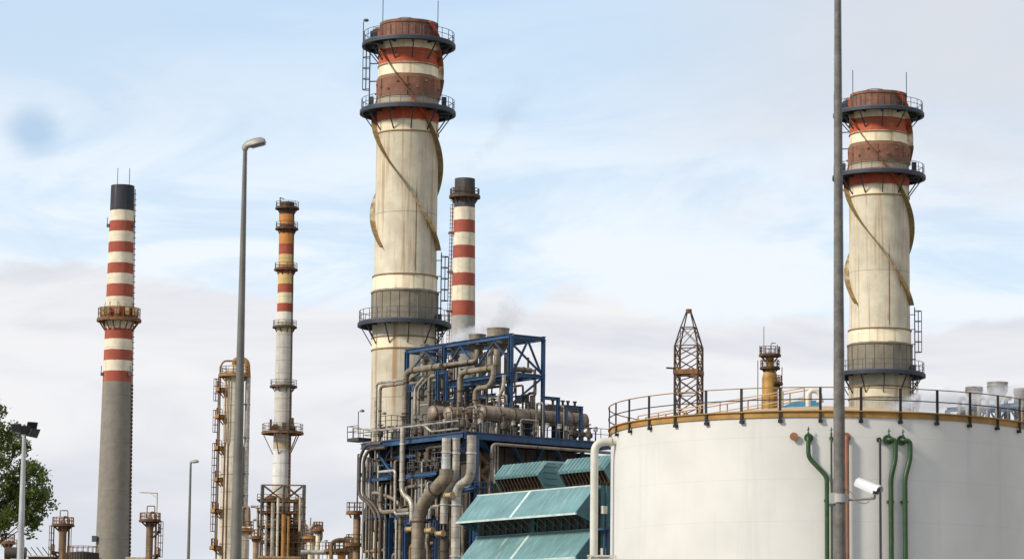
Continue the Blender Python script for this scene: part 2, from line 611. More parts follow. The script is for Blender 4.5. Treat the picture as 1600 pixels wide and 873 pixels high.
# ------------------------------------------------------------------ the two big stacks with helical strakes
RED = (0.40, 0.060, 0.018)
CRM = (0.76, 0.65, 0.45)
BEI = (0.52, 0.455, 0.335)
BRN = (0.22, 0.095, 0.055)
GRY = (0.23, 0.195, 0.14)
DA = 315
cA = at(633, 440, DA); cA.z = 0
def zA(y): return zat(636, y, DA - 3.1)          # level of a ring on the near side of the shell
def zP(y): return zat(636, y, DA - 4.6)          # level of a platform's near edge
bandsA = [(0, BEI), (zA(560), BEI), (zA(543), CRM), (zA(524), BEI), (zA(491), GRY), (zA(452), CRM), (zA(427), BEI), (zA(207), CRM), (zA(188), RED), (zA(160), (0.34, 0.28, 0.2)),
          (zA(147), BRN), (zA(117), CRM), (zA(96), RED), (zA(73), CRM), (zA(60), BRN)]
M['stack'] = band_mat('stack_paint', bandsA, 0.7, 0.2, seam=(9.2, 0.07, 0.5, 3.0), nscale=0.5, streak=(0.29, 0.15, 0.045), st_amt=0.75, st_th=0.565, streak_sc=(1.9, 1.9, 0.06), spot=(0.20, 0.10, 0.035), spot_th=0.685, spot_sc=1.3)
def rust_run(m_, runs):
    t = NT(m_.node_tree)
    b_ = [n for n in m_.node_tree.nodes if n.type == 'BSDF_PRINCIPLED'][0]
    src = b_.inputs['Base Color'].links[0].from_socket
    co = t.n('ShaderNodeTexCoord').outputs['Object']
    sp = t.n('ShaderNodeSeparateXYZ'); t.l(co, sp.inputs[0])
    an = t.math('ARCTAN2', sp.outputs[1], sp.outputs[0])
    nz = t.noise(co, 1.3, 4, .6)
    for (a0_, z0_, z1_, w_) in runs:
        d_ = t.math('ABSOLUTE', t.math('SUBTRACT', an, a0_))
        dd_ = t.math('ADD', d_, t.math('MULTIPLY', t.math('SUBTRACT', nz, .5), .02))
        k1 = t.math('MULTIPLY', t.sstep(dd_, w_, w_ * .2), t.math('MULTIPLY', t.sstep(sp.outputs[2], z0_, z0_ + .6), t.sstep(sp.outputs[2], z1_, z1_ - 3)))
        src = t.mix(t.math('MULTIPLY', k1, .95), src, (.16, .07, .02))
    t.l(src, b_.inputs['Base Color'])
az_ = math.atan2(-cA.y, -cA.x)
rust_run(M['stack'], [(az_ + .33, zA(428), zA(268), .034), (az_ + .29, zA(418), zA(385), .05), (az_ - .42, zA(225), zA(196), .03), (az_ - .28, zA(300), zA(275), .03), (az_ + .75, zA(360), zA(300), .03),
                      (az_ - .55, zA(585), zA(560), .04), (az_ + .1, zA(600), zA(555), .05), (az_ - .9, zA(405), zA(382), .05), (az_ + 1.0, zA(410), zA(386), .04), (az_ + .5, zA(575), zA(543), .06), (az_ - .1, zA(98), zA(90), .2), (az_ + .05, zA(120), zA(104), .09)])
M['strake'] = band_mat('strake_paint', [(0, (0.34, 0.24, 0.10)), (zA(340), (0.42, 0.35, 0.22)), (zA(300), (0.27, 0.19, 0.08)), (zA(187), RED), (zA(147), BRN), (zA(117), CRM), (zA(96), RED), (zA(73), CRM), (zA(60), RED)], 0.7, 0.4, nscale=1.6,
                       streak=(0.20, 0.10, 0.03), st_amt=0.8, st_th=0.5, streak_sc=(1.5, 1.5, 0.6))
M['crown'] = mat('rust_brown_crown', BRN, 0.85, 0, 0.3, 1.2, streak=(0.12, 0.05, 0.03), st_amt=0.6, st_th=0.55)
M['panel'] = mat('grey_ring_panels', GRY, 0.8, 0, 0.25, 0.7, streak=(0.10, 0.07, 0.04), st_amt=0.5)
stA = thing('chimney_stack', 'tallest banded stack with spiral fins, standing behind the blue pipe structure left of centre', 'chimney', cA, 'broad stacks with spiral fins')
c0 = Vector((cA.x, cA.y, 0))
r_up, r_mid, r_low = 3.02, 3.1, 3.2
m = MB()
m.lathe(c0, [(3.3, 0), (r_low, zA(540)), (r_low, zA(428)), (r_mid, zA(425)), (r_mid, zA(210)), (r_mid, zA(118)), (r_up, zA(112)), (r_up, zA(56)), (r_up - .3, zA(54)), (r_up - .3, zA(60))], 72)
shell = m.build('shell', M['stack'], stA)
m = MB()
zt = zA(28)
m.lathe(c0, [(2.86, zA(62)), (2.86, zt - .3), (2.95, zt - .28), (2.95, zt), (2.75, zt), (2.75, zt - 5)], 72)
for i in range(28):
    a = 2 * PI * i / 28
    e = Vector((math.cos(a), math.sin(a), 0))
    m.bar(c0 + e * 2.88 + Vector((0, 0, zA(58))), c0 + e * 2.88 + Vector((0, 0, zt - .3)), .06)
m.build('crown', M['crown'], stA)
ring_m = mat('ring_rust', (0.24, 0.15, 0.07), 0.8)
for y in (524, 543, 427, 203, 118, 147, 80, 97):
    z = zA(y)
    rr_ = r_low if y > 425 else (r_mid if y > 117 else r_up)
    MB().ringbar(c0, rr_ + .02, z, .12, 64).build('stiffening_ring', ring_m, stA)
# grey panelled ring
m = MB()
zl, zh = zA(496), zA(452)
m.lathe(c0, [(r_low, zl), (r_low + .08, zl), (r_low + .08, zh), (r_low, zh)], 72, True)
for i in range(22):
    a = 2 * PI * i / 22
    e = Vector((math.cos(a), math.sin(a), 0)) * (r_low + .1)
    m.bar(c0 + e + Vector((0, 0, zl)), c0 + e + Vector((0, 0, zh)), .07)
m.ringbar(c0, r_low + .12, zh, .14, 64)
m.ringbar(c0, r_low + .12, zl, .14, 64)
m.build('panel_ring', M['panel'], stA)
# brown patched belt between the two upper platforms
m = MB()
zl, zh = zA(146), zA(119)
m.lathe(c0, [(r_mid, zl), (r_mid + .1, zl), (r_mid + .1, zh), (r_mid, zh)], 72, True)
for i in range(20):
    a = 2 * PI * i / 20
    e = Vector((math.cos(a), math.sin(a), 0)) * (r_mid + .12)
    if i % 3 == 0:
        m.bar(c0 + e + Vector((0, 0, zl)), c0 + e + Vector((0, 0, zh)), .08)
    m.box(c0 + e + Vector((0, 0, zl + .5 + (i * 37 % 10) * .1)), (.22, .22, .18))
m.build('belt', M['crown'], stA)
for phi in (R(-78), R(66), R(186)):
    m = MB(); vs = []; az0 = math.atan2(-cA.y, -cA.x) + phi
    for i in range(17):
        q = i / 16; z = zA(56) + (zA(31) - zA(56)) * q; az = az0 - q * R(26)
        e = Vector((math.cos(az), math.sin(az), 0))
        for (rr_, oo) in ((2.84, -.06), (3.5, -.06), (3.5, .06), (2.84, .06)): vs.append(c0 + e * rr_ + Vector((0, 0, z + oo)))
    fs = [[i * 4 + q, i * 4 + (q + 1) % 4, i * 4 + 4 + (q + 1) % 4, i * 4 + 4 + q] for i in range(16) for q in range(4)] + [[3, 2, 1, 0], [64, 65, 66, 67]]
    m.add(vs, fs); m.build('crown_fin', M['strake'], stA)
# helical strakes: three starts, pitch from the photograph
pitch = (zA(179) - zA(404)) * 2
ztop, zbot = zA(58), zA(385)
for s_ in range(3):
    m = MB()
    N = 150
    vs = []
    zc = zA(179) - s_ * pitch / 3         # level where this strake crosses the left edge
    for i in range(N + 1):
        z = zbot + (ztop - zbot) * i / N
        ph = -PI / 2 - (z - zc) / pitch * 2 * PI        # image angle, 0 = facing the camera
        az = math.atan2(-cA.y, -cA.x) + ph
        e = Vector((math.cos(az), math.sin(az), 0))
        tg = Vector((-math.sin(az), math.cos(az), 0))
        rin = (r_up - .02 if z > zA(113) else r_mid - .02) if z < zA(56) else 2.84
        fade = 1.0
        rout = rin + .56 * fade
        for (rr_, oo) in ((rin, -.05), (rout, -.05), (rout, .05), (rin, .05)):
            vs.append(c0 + e * rr_ + tg * 0 + Vector((0, 0, z + oo * .8)))
    fs = []
    for i in range(N):
        for q in range(4):
            a_, b_ = i * 4 + q, i * 4 + (q + 1) % 4
            fs.append([a_, b_, b_ + 4, a_ + 4])
    fs += [[3, 2, 1, 0], [N * 4 + q for q in range(4)]]
    m.add(vs, fs)
    m.build('spiral_fin', M['strake'], stA)
ring_platform(stA, c0, zP(55), 3.0, 4.6, M['steel_dark'], M['rail_steel'], 11, 0.32, 1.15, .045, 26, 1.9)
ring_platform(stA, c0, zP(161), 3.08, 4.7, M['steel_dark'], M['rail_steel'], 11, 0.34, 1.15, .045, 26, 2.2)
ring_platform(stA, c0, zP(497), 3.18, 4.55, M['steel_dark'], M['rail_steel'], 11, 0.34, 1.2, .045, 26, 2.2)
m = MB()
el_ = Vector((-1, 0, 0)); back = Vector((-.97, .2, 0)).normalized()
ladder(m, c0 + back * 4.0 + Vector((0, 0, zA(163))), c0 + back * 4.0 + Vector((0, 0, zA(60))), el_, .6, t=.07)
m.bar(c0 + back * 3.0 + Vector((0, 0, zA(88))), c0 + back * 4.0 + Vector((0, 0, zA(88))), .1)
m.bar(c0 + back * 3.0 + Vector((0, 0, zA(116))), c0 + back * 4.0 + Vector((0, 0, zA(116))), .1)
m.build('ladder', M['steel_dark'], stA)
m = MB()
e = Vector((.98, -.1, 0)).normalized()
ladder(m, c0 + e * 3.6 + Vector((0, 0, zA(498))), c0 + e * 3.6 + Vector((0, 0, zA(388))), Vector((1, 0, 0)), .6, t=.07)
for y in (400, 425, 450, 475):
    m.bar(c0 + e * 3.1 + Vector((0, 0, zA(y))), c0 + e * 3.7 + Vector((0, 0, zA(y))), .08)
m.build('ladder', M['steel_dark'], stA)
m = MB()
e = Vector((.92, -.38, 0)).normalized()
ladder(m, c0 + e * 3.5 + Vector((0, 0, zA(640))), c0 + e * 3.5 + Vector((0, 0, zA(500))), e, .6, t=.07)
m.build('ladder', M['steel_dark'], stA)
m = MB()
for (px, py0, py1) in ((598, 40, -3), (684, 45, 5)):
    p = at(px, py0, DA - (.5 if px < 620 else 1.0))
    m.bar(Vector((p.x, p.y, zA(58))), Vector((p.x, p.y, zat(px, py1, DA))), .055)
m.build('lightning_rod', M['steel_dark'], stA)
m = MB()
arc = []
for i in range(11):
    q = i / 10
    p = at(604 + 62 * q, 0, DA)
    arc.append(Vector((p.x, cA.y - .5, zA(28 - 9.5 * math.sin(PI * q)))))
m.tube(arc, .035, 6)
m.bar(arc[3], arc[5] + Vector((0, .8, -.6)), .05)
m.bar(arc[6], arc[5] + Vector((0, .8, -.6)), .05)
m.build('davit_arc', M['steel_dark'], stA)
m = MB()
p = at(568, 50, DA)
m.bar(Vector((p.x, cA.y - .3, zA(66))), Vector((p.x, cA.y - .3, zA(26))), .07)
q = Vector((p.x + .25, cA.y - .3, zA(25)))
m.lathe(q, [(0, -.02), (.22, 0), (.3, .12), (.22, .24), (0, .28)], 12)
m.build('aviation_light', M['lamp_grey'], stA)
m = MB()
for (a_, y) in ((-2.9, 48), (-2.7, 48), (-.2, 150), (-3.0, 150), (.1, 60), (-.35, 492)):
    e = Vector((math.cos(a_), math.sin(a_), 0))
    m.box(c0 + e * 3.7 + Vector((0, 0, zA(y) - .1)), (.5, .5, .9))
m.build('control_box', M['steel_dark'], stA)

DB = 338
stB = copy_tree(stA)
pB = at(1374.5, 500, DB)
stB.location = (pB.x, pB.y, 0)
stB.rotation_euler = (0, 0, math.atan2(pB.y, pB.x) - math.atan2(cA.y, cA.x))
_l = [c for c in stB.children if c.name.startswith('ladder')]
for _c in _l[1:]:
    _c.data = _c.data.copy(); _c.data.materials[0] = M['rail_grey']; _c.data.transform(Matrix.Identity(4))
stB['label'] = 'banded stack with spiral fins rising behind the white tank, right of the tall grey pole'
zB = zat(1374.5, 142, DB)
stB.scale = (1.035, 1.035, (zat(1374.5, 577, DB - 4.75) - zat(1374.5, 165, DB - 4.75)) / (zP(497) - zP(55)))
stB.location.z = zat(1374.5, 577, DB - 4.75) - zP(497) * stB.scale.z


# ------------------------------------------------------------------ the three slender chimneys
def stripe_chimney(name, label, D, x, ytop, rtop, y2, r2, bands, xr, plat=None, top_col=None, seam=None, **kw):
    p = at(x, ytop, D)
    root = thing('chimney', label, 'chimney', (p.x, p.y, 0), None)
    c = Vector((p.x, p.y, 0))
    zf = lambda y: zat(x, y, D - rtop * 1.2)
    sl = (r2 - rtop) / (zf(ytop) - zf(y2))
    rf = lambda z: rtop + sl * (zf(ytop) - z)
    bm_ = band_mat(name + '_paint', [(0, bands[0][1])] + [(zf(y), c_) for y, c_ in bands[1:]], 0.8, 0.15, seam=seam, nscale=0.8, **kw)
    m = MB()
    z1 = zf(ytop)
    prof = [(rf(0), 0)] + [(rf(z1 * i / 12), z1 * i / 12) for i in range(1, 12)] + [(rtop, z1), (rtop * .8, z1), (rtop * .8, z1 - 6)]
    m.lathe(c, prof, 48)
    m.build('shaft', bm_, root)
    return root, c, zf, rf

R1, C1, K1 = (0.31, 0.060, 0.030), (0.68, 0.59, 0.44), (0.022, 0.025, 0.035)
CON = (0.20, 0.18, 0.145)
def col_bands(bottom, lst):
    """lst from the top: (y_bottom_of_band, colour) -> (y_from, colour) bottom-up"""
    out = [(None, bottom)]
    for y, c_ in reversed(lst): out.append((y, c_))
    return out
b1 = col_bands(CON, [(328, K1), (344.5, C1), (361.4, R1), (378, C1), (395, R1), (411, C1), (428, R1), (445, C1), (462, R1), (479, C1), (496, R1), (512, C1), (529.6, R1), (546.5, C1), (563, R1), (580, C1), (597.4, R1)])
ch1, c, zf, rf = stripe_chimney('left_chimney', 'red and white striped concrete chimney with black top, leftmost of the tall chimneys', 600, 192, 287, 2.22, 870, 3.2, b1, 0,
                                seam=(9.0, 0.12, 0.3), streak=(0.33, 0.22, 0.09), st_amt=0.5, st_th=0.58, streak_sc=(.9, .9, .02))
rp = rf(zf(490))
ring_platform(ch1, c, zf(496), rp, rp + 1.45, M['rusty'], M['rusty'], 16, .5, 2.0, .11, 20, 2.2)
m = MB()
for i in range(10):
    a = 2 * PI * i / 10 + .3
    e = Vector((math.cos(a), math.sin(a), 0))
    m.box(c + e * (rp + .7) + Vector((0, 0, zf(485))), (.8, .8, 1.5))
    m.bar(c + e * (rp + .9) + Vector((0, 0, zf(496))), c + e * (rp + .05) + Vector((0, 0, zf(470))), .1)
m.build('antenna_panel', M['tan'], ch1)
m = MB()
for i in range(46):
    y = 600 + i * 6
    z = zf(y)
    e = Vector((1, -.12, 0)).normalized()
    m.box(c + e * (rf(z) + .16) + Vector((0, 0, z)), (.34, .34, .42))
e = Vector((1, -.12, 0)).normalized()
m.bar(c + e * (rf(10) + .15) + Vector((0, 0, 10)), c + e * (rf(zf(290)) + .2) + Vector((0, 0, zf(292))), .12)
for i in range(34):
    z = zf(300 + i * 8.6)
    m.bar(c + e * (rf(z)) + Vector((0, 0, z)), c + e * (rf(z) + .45) + Vector((0, 0, z)), .12)
m.build('ladder', M['rust_dark'], ch1)
m = MB()
for px in (183.5, 202):
    p = at(px, 290, 600)
    m.bar(Vector((p.x, p.y, zf(290))), Vector((p.x, p.y, zf(259))), .09)
m.build('lightning_rod', M['rail_grey'], ch1)
m = MB()
for (y, ang) in ((350, -2.9), (350, -.4), (583, -2.8), (583, -.6)):
    z = zf(y)
    e = Vector((math.cos(ang), math.sin(ang), 0))
    m.box(c + e * (rf(z) + .25) + Vector((0, 0, z)), (.5, .5, .6))
    m.bar(c + e * (rf(z) + .4) + Vector((0, 0, z)), c + e * (rf(z) + .4) + Vector((0, 0, z + 1.6)), .1)
p = at(147.5, 841, 598)
m.box(p, (.9, .8, 1.1))
m.bar(p, Vector((c.x, c.y, p.z)), .2)
m.build('warning_light', M['rail_grey'], ch1)

# thin steel flare-type chimney with orange weathering
ORG, ORB, YEL = (0.52, 0.205, 0.045), (0.10, 0.035, 0.02), (0.60, 0.41, 0.16)
R2 = (0.32, 0.06, 0.025)
STL = (0.47, 0.44, 0.38)
D2 = 520
b2 = col_bands(STL, [(334, (0.055, 0.03, 0.022)), (350, ORG), (366, ORB), (381, ORG), (398, R2), (414, YEL), (419, ORG), (429, R2), (443.5, YEL), (459, R2), (474, (0.66, 0.56, 0.36)), (489, R2), (506, (0.66, 0.62, 0.52)), (520, (0.50, 0.43, 0.30)),
                    (690, STL), (703, (0.40, 0.32, 0.2)), (760, (0.62, 0.6, 0.56))])
ch2, c, zf, rf = stripe_chimney('thin_chimney', 'slender orange and red banded steel chimney above a lattice base, right of the tall lamp', D2, 449, 314, 1.2, 750, 1.5, b2, 0,
                                seam=(2.1, 0.09, 0.45), streak=(0.28, 0.13, 0.04), st_amt=0.5, st_th=0.56, streak_sc=(1.4, 1.4, .06))
for (y, w_) in ((323, .72), (355, .62), (419, .62), (509, .62), (602, .8)):
    z = zf(y)
    ring_platform(ch2, c, z, rf(z), rf(z) + w_, M['rust_dark'], M['rust_dark'], 8, .22, 1.0, .06, 9, .9)
z = zf(674)
ring_platform(ch2, c, z, rf(z), rf(z) + 1.9, M['rusty'], M['rust_dark'], 5, .32, 1.3, .07, 14, 3.6)
m = MB()
for i in range(8):
    a = i * PI / 4 + .2
    m.box(c + Vector((math.cos(a), math.sin(a), 0)) * (rf(z) + .5) + Vector((0, 0, z + .5 + (i * 5 % 3) * .2)), (.35 + (i * 3 % 4) * .15, .4, 1.0 + (i * 7 % 5) * .45))
m.build('equipment_box', M['rust_dark'], ch2)
m = MB()
e = Vector((.85, -.55, 0)).normalized()
for i in range(28):
    zq = zf(620 + i * 5.4)
    m.box(c + e * (rf(zq) + .1) + Vector((0, 0, zq)), (.3, .3, .3))
m.bar(c + e * (rf(10) + .1) + Vector((0, 0, 10)), c + e * (rf(zf(330)) + .15) + Vector((0, 0, zf(330))), .12)
m.build('ladder', M['rust_dark'], ch2)
m = MB()
p = at(437, 345, D2)
m.bar(p, Vector((p.x, p.y, zf(306))), .13)
m.bar(Vector((p.x, p.y, zf(307))), Vector((p.x + .7, p.y, zf(309))), .13)
m.build('davit', M['rust_dark'], ch2)

# striped chimney behind the big stack
b4 = col_bands((0.30, 0.285, 0.25), [(325, (0.040, 0.036, 0.036)), (343, C1), (363.6, R1), (384, C1), (403, R1), (425, C1), (445, R1), (469, C1), (493, R1)])
ch4, c, zf, rf = stripe_chimney('rear_chimney', 'red and white striped chimney with a sooty top standing just right of the tallest stack', 620, 726.5, 276.5, 1.98, 530, 2.42, b4, 0,
                                streak=(0.16, 0.13, 0.10), st_amt=0.5, st_th=0.55, streak_sc=(1.0, 1.0, .02))
z = zf(303)
ring_platform(ch4, c, z, rf(z), rf(z) + .85, M['rust_dark'], M['rust_dark'], 12, .5, 1.3, .12, 16, 1.4)
m = MB()
e = Vector((-.98, -.2, 0)).normalized()
m.bar(c + e * (rf(20) + .3) + Vector((0, 0, 20)), c + e * (rf(zf(290)) + .3) + Vector((0, 0, zf(290))), .16)
m.bar(c + e * (rf(20) + .9) + Vector((0, 0, 20)), c + e * (rf(zf(320)) + .7) + Vector((0, 0, zf(320))), .07)
for i in range(40):
    zq = zf(300 + i * 6)
    m.bar(c + e * rf(zq) + Vector((0, 0, zq)), c + e * (rf(zq) + .85) + Vector((0, 0, zq)), .09)
for y in (362, 423, 484):
    zq = zf(y)
    m.box(c + e * (rf(zq) + .5) + Vector((0, 0, zq)), (1.1, 1.1, .25))
m.build('ladder', M['rusty'], ch4)


# ------------------------------------------------------------------ the boiler block: deck, casing, frames
# casing: real walls, kept dark to fill the gaps between the pipes
M['inner'] = mat('inner_shade_steel', (0.05, 0.042, 0.036), 0.9, 0, 0.4, 0.7)  # shade deep among the pipes is put into this steel's colour
cas = thing('boiler_casing', 'weathered brown boiler casing under the blue edged deck', 'boiler', uv(8, 8, 0))
m = MB()
m.box(uv(8.9, 9.3, ZD / 2 - .5), (13.2, 13.8, ZD - 1.0), UX, VX)
m.box(uv(19, 11, ZD / 2 - .5), (7, 9, ZD - 1.0), UX, VX)
m.build('wall', M['casing'], cas)
m = MB()
for i in range(12):
    v = 2.6 + i * 1.2
    m.bar(uv(2.25, v, 0), uv(2.25, v, ZD - 1.1), .16)
for i in range(11):
    u = 2.6 + i * 1.25
    m.bar(uv(u, 2.35, 0), uv(u, 2.35, ZD - 1.1), .16)
for z in (25.2, 23.4, 20.6, 18, 14, 10, 6):
    m.bar(uv(2.24, 2.4, z), uv(2.24, 16, z), .18)
    m.bar(uv(2.3, 2.34, z), uv(15.5, 2.34, z), .18)
m.build('stiffener', M['inner'], cas)

dk = thing('deck_platform', 'large blue edged deck carrying drums and pipes above the boiler', 'platform', uv(8, 8, 0))
m = MB()
m.box(uv(8, 8.4, ZD - .12), (16, 16.8, .16), UX, VX)
m.box(uv(19.6, 11.4, ZD - .12), (7.2, 10.6, .16), UX, VX)
m.build('floor', M['grate'], dk)
def ledge(a, b_, h=.5):
    mm = MB()
    mm.ibeam(a, b_, h, .3)
    mm.build('edge_beam', M['blue'], dk)
zb = ZD - .4
ledge(uv(-.1, 0, zb), uv(-.1, 16.8, zb), .62)
ledge(uv(0, -.1, zb), uv(16, -.1, zb), .5)
ledge(uv(16, 0, zb), uv(16, 6, zb), .5)
for v in (3.2, 6.4, 9.6, 12.8, 16):
    m = MB(); m.ibeam(uv(.1, v, zb - .1), uv(15.9, v, zb - .1), .45, .25); m.build('floor_beam', M['blue_dark'], dk)
m = MB()
rail_line(m, [uv(16, .1, ZD), uv(.1, .1, ZD), uv(.1, 16.6, ZD)], 1.15, .05, 1.3)
rail_line(m, [uv(16, .1, ZD), uv(16, 6, ZD), uv(23, 6, ZD)], 1.15, .05, 1.3)
m.build('railing', M['rail_grey'], dk)
# raking struts under the deck edge
def strut(p0, p1, w_=.28, mt='blue'):
    mm = MB(); mm.bar(p0, p1, w_); mm.build('strut', M[mt], dk)
strut(hit_u(739, 678, .0), hit_u(763, 703, 2.0), .42)
for (a, b_) in (((800, 698), (812, 719)), ((851, 701), (838, 721)), ((866, 701), (877, 719)), ((915, 704), (905, 716)), ((775, 697), (768, 706))):
    strut(hit_u(a[0], a[1] - 6, .4), hit_u(b_[0], b_[1], 2.1), .26)
strut(hit_v(710, 683, .2), hit_v(726, 706, 1.2), .3)
strut(hit_v(727, 683, 1.2), hit_v(724, 706, 1.2), .3)

# main blue columns down to the ground, cross beams below the deck
fr = thing('support_frame', 'blue steel columns and beams holding the deck below its left face', 'steel frame', uv(8, 0, 0))
def colm(p, z0, z1, h=.45, root=fr, mt='blue'):
    mm = MB(); mm.ibeam(Vector((p.x, p.y, z0)), Vector((p.x, p.y, z1)), h); mm.build('column', M[mt], root)
def beam(p0, p1, h=.35, root=fr, mt='blue', nm='beam'):
    mm = MB(); mm.ibeam(p0, p1, h); mm.build(nm, M[mt], root)
for (px, py, v, h) in ((633, 840, -.9, .36), (680.5, 840, -.9, .36), (609, 820, .6, .55), (742, 720, .8, .6), (668, 740, 1.5, .45), (604, 700, 1.2, .4), (580, 760, 1.0, .4), (596, 820, 1.3, .45)):
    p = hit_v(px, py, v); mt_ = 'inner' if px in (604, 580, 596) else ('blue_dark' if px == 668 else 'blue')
    top = ZD - .7
    if py == 840: top = hit_v(px, 815, v).z
    if px == 609: top = hit_v(px, 808, v).z
    colm(p, 0, top, h, mt=mt_)
for (a, b_, v) in (((633, 816), (680, 813), -.9), ((692, 766), (748, 764), -.3), ((634, 745), (678, 740), .3), ((576, 747), (614, 747), .4), ((640, 700), (700, 696), 1.0), ((560, 742), (612, 738), 1.2), ((612, 806), (640, 803), .9)):
    p0, p1 = hit_v(a[0], a[1], v), hit_v(b_[0], b_[1], v)
    p1.z = p0.z
    beam(p0, p1, .34)
p0 = hit_v(680, 815, -.9); p1 = hit_v(697, 819, 0.2); p1.z = p0.z
beam(p0, p1, .34)
for (a, b_, v) in (((590, 706), (612, 738), .3), ((618, 690), (634, 716), .8), ((612, 700), (592, 737), 1.0), ((648, 700), (664, 738), 1.4), ((600, 830), (630, 870), 1.0)):
    mm = MB(); mm.bar(hit_v(*a, v), hit_v(*b_, v), .18); mm.build('brace', M['blue'], fr)

# galleries below the deck (grating landings with rails, ladders) on the left face
for i, (x0, x1, y, v, lab) in enumerate(((570, 612, 748, 0.2, 'narrow blue landing with handrail low on the left face of the pipe structure'),
                                         (636, 682, 741, .2, 'narrow blue landing with handrail in the middle of the pipe structure'),
                                         (696, 746, 767, -.2, 'blue landing with handrail behind the two bent pale pipes'),
                                         (612, 660, 713, 1.0, 'dark landing with handrail just under the deck edge'),
                                         (570, 600, 805, .6, 'lowest dark landing at the left edge of the pipe structure'))):
    g0, g1 = hit_v(x0, y, v), hit_v(x1, y, v); g1.z = g0.z
    root = thing('landing', lab, 'platform', (g0 + g1) / 2)
    m = MB(); c_ = (g0 + g1) / 2 + VX * .6; m.box(c_ + Vector((0, 0, .05)), ((g1 - g0).length, 1.2, .06), UX, VX); m.build('floor', M['grate'], root)
    m = MB(); m.bar(g0 - Vector((0, 0, .15)), g1 - Vector((0, 0, .15)), .12, .26); m.build('edge_beam', M['blue'], root)
    m = MB(); rail_line(m, [g0 + VX * .05, g1 + VX * .05], 1.1, .045, 1.0); m.build('railing', M['rail_grey' if i % 2 else 'blue'], root)

# tall blue frame on the deck that carries the silencers
tf = thing('steel_frame', 'tall open blue steel frame carrying the vent silencers above the deck', 'steel frame', uv(14, 10, ZD))
U0, V0, V1 = 5.65, 9.2, 13.0
ZT = zat(797, 524, 290)
pL = hit_v(636, 549, V0); U1 = (pL - O).dot(UX)
pR = hit_u(849, 529, U0); V1 = (pR - O).dot(VX)
zm = hit_v(797, 584, V0).z
cols = [U0, U0 + (U1 - U0) * .34, U0 + (U1 - U0) * .67, U1]
pm = hit_v(694, 560, V0); um = (pm - O).dot(UX)
cols = [U0, (U0 + um) / 2, um, U1]
for i, u in enumerate(cols):
    for v in (V0, V1):
        if i == 1 and v == V0: continue
        zlow = ZD - (5.5 if (i == 0 and v == V0) else 0)
        mm = MB(); mm.ibeam(uv(u, v, zlow), uv(u, v, ZT), .40 if v == V0 else .34); mm.build('column', M['blue'], tf)
def tb(p0, p1, h=.4, nm='beam'):
    mm = MB(); mm.ibeam(p0, p1, h); mm.build(nm, M['blue'], tf)
def tbr(p0, p1, w_=.16):
    mm = MB(); mm.bar(p0, p1, w_); mm.build('brace', M['blue_dark'], tf)
for z, h in ((ZT, .40), (zm, .30)):
    for v in (V0, V1): tb(uv(U0 - .25, v, z), uv(U1 + .25 if z == ZT else um, v, z), h)
    for u in cols[: (4 if z == ZT else 3)]: tb(uv(u, V0 + .25, z - .03), uv(u, V1 - .25, z - .03), h * .9)
for u in (U0 + 1.3, U0 + 2.6, U0 + 5.4, U0 + 6.8, U0 + 9.6, U0 + 11, U0 + 13.5):
    if u < U1: tb(uv(u, V0 + .2, ZT - .02), uv(u, V1 - .2, ZT - .02), .3)
mm = MB()
for i in range(26):
    u = U0 + .2 + (um - U0 - .4) * i / 25
    mm.bar(uv(u, V0 + .2, zm + .16), uv(u, V1 - .2, zm + .16), .05, .12)
for v in (V0 + 1.2, V0 + 2.4): mm.bar(uv(U0, v, zm + .05), uv(um, v, zm + .05), .14, .2)
mm.build('grating', M['blue_dark'], tf)
tbr(uv(U0, V0 + .3, zm + (ZT - zm) * .75), uv(U0, V1 - .2, zm + .3))
tbr(uv(U0, V0 + (V1 - V0) * .52, ZT - .3), uv(U0, V0 + .3, zm + .2))
tbr(uv(U0, V0 + (V1 - V0) * .52, ZT - .3), uv(U0, V1 - .2, zm + .2))
tbr(uv(U0, V1 - .2, zm - .2), uv(U0, V0 + .3, zm - 2.6))
tbr(uv(U0, V0 + .3, ZD + 1.5), uv(U0, V1, ZD + .2))
for v in (V0,):
    for a_, b_ in zip(cols, cols[1:]):
        mid = (a_ + b_) / 2
        tbr(uv(mid, v, ZT - .3), uv(a_ + .1, v, ZT - 2.4), .13)
        tbr(uv(mid, v, ZT - .3), uv(b_ - .1, v, ZT - 2.4), .13)
tbr(uv(cols[2], V1, ZT - 3), uv(cols[3], V1, ZD + 1), .14)
tbr(uv(cols[3], V0, ZT - 3), uv(cols[3], V1, ZT - .5), .14)

# inner posts and blue lattice walkway left of centre
inr = thing('pipe_rack', 'low blue lattice rack among the bent pipes on the deck', 'pipe rack', uv(14, 7, ZD))
for (px, py) in ((684.5, 578), (697.6, 578)):
    p = hit_v(px, py, 6.5)
    mm = MB(); mm.ibeam(Vector((p.x, p.y, ZD)), p, .36); mm.build('column', M['blue'], inr)
p0, p1 = hit_v(682, 583, 6.5), hit_v(700, 581, 6.5); p1.z = p0.z
mm = MB(); mm.ibeam(p0, p1, .26); mm.build('beam', M['blue'], inr)
p0, p1 = hit_v(636, 602, 7.5), hit_v(680, 596, 7.5); p1.z = p0.z
for dz_ in (0, .55):
    mm = MB(); mm.ibeam(p0 - Vector((0, 0, dz_)), p1 - Vector((0, 0, dz_)), .16); mm.build('beam', M['blue'], inr)
mm = MB()
for i in range(14):
    q = i / 14
    a_ = p0 + (p1 - p0) * q; b_ = p0 + (p1 - p0) * (q + 1 / 14)
    mm.bar(a_ - Vector((0, 0, .55)), b_, .07)
mm.build('lattice', M['blue'], inr)
for (px, py) in ((640, 602), (676, 597), (712, 604), (730, 602)):
    p = hit_v(px, py, 8.6)
    mm = MB(); mm.ibeam(Vector((p.x, p.y, ZD)), p, .28); mm.build('column', M['blue_dark'], inr)
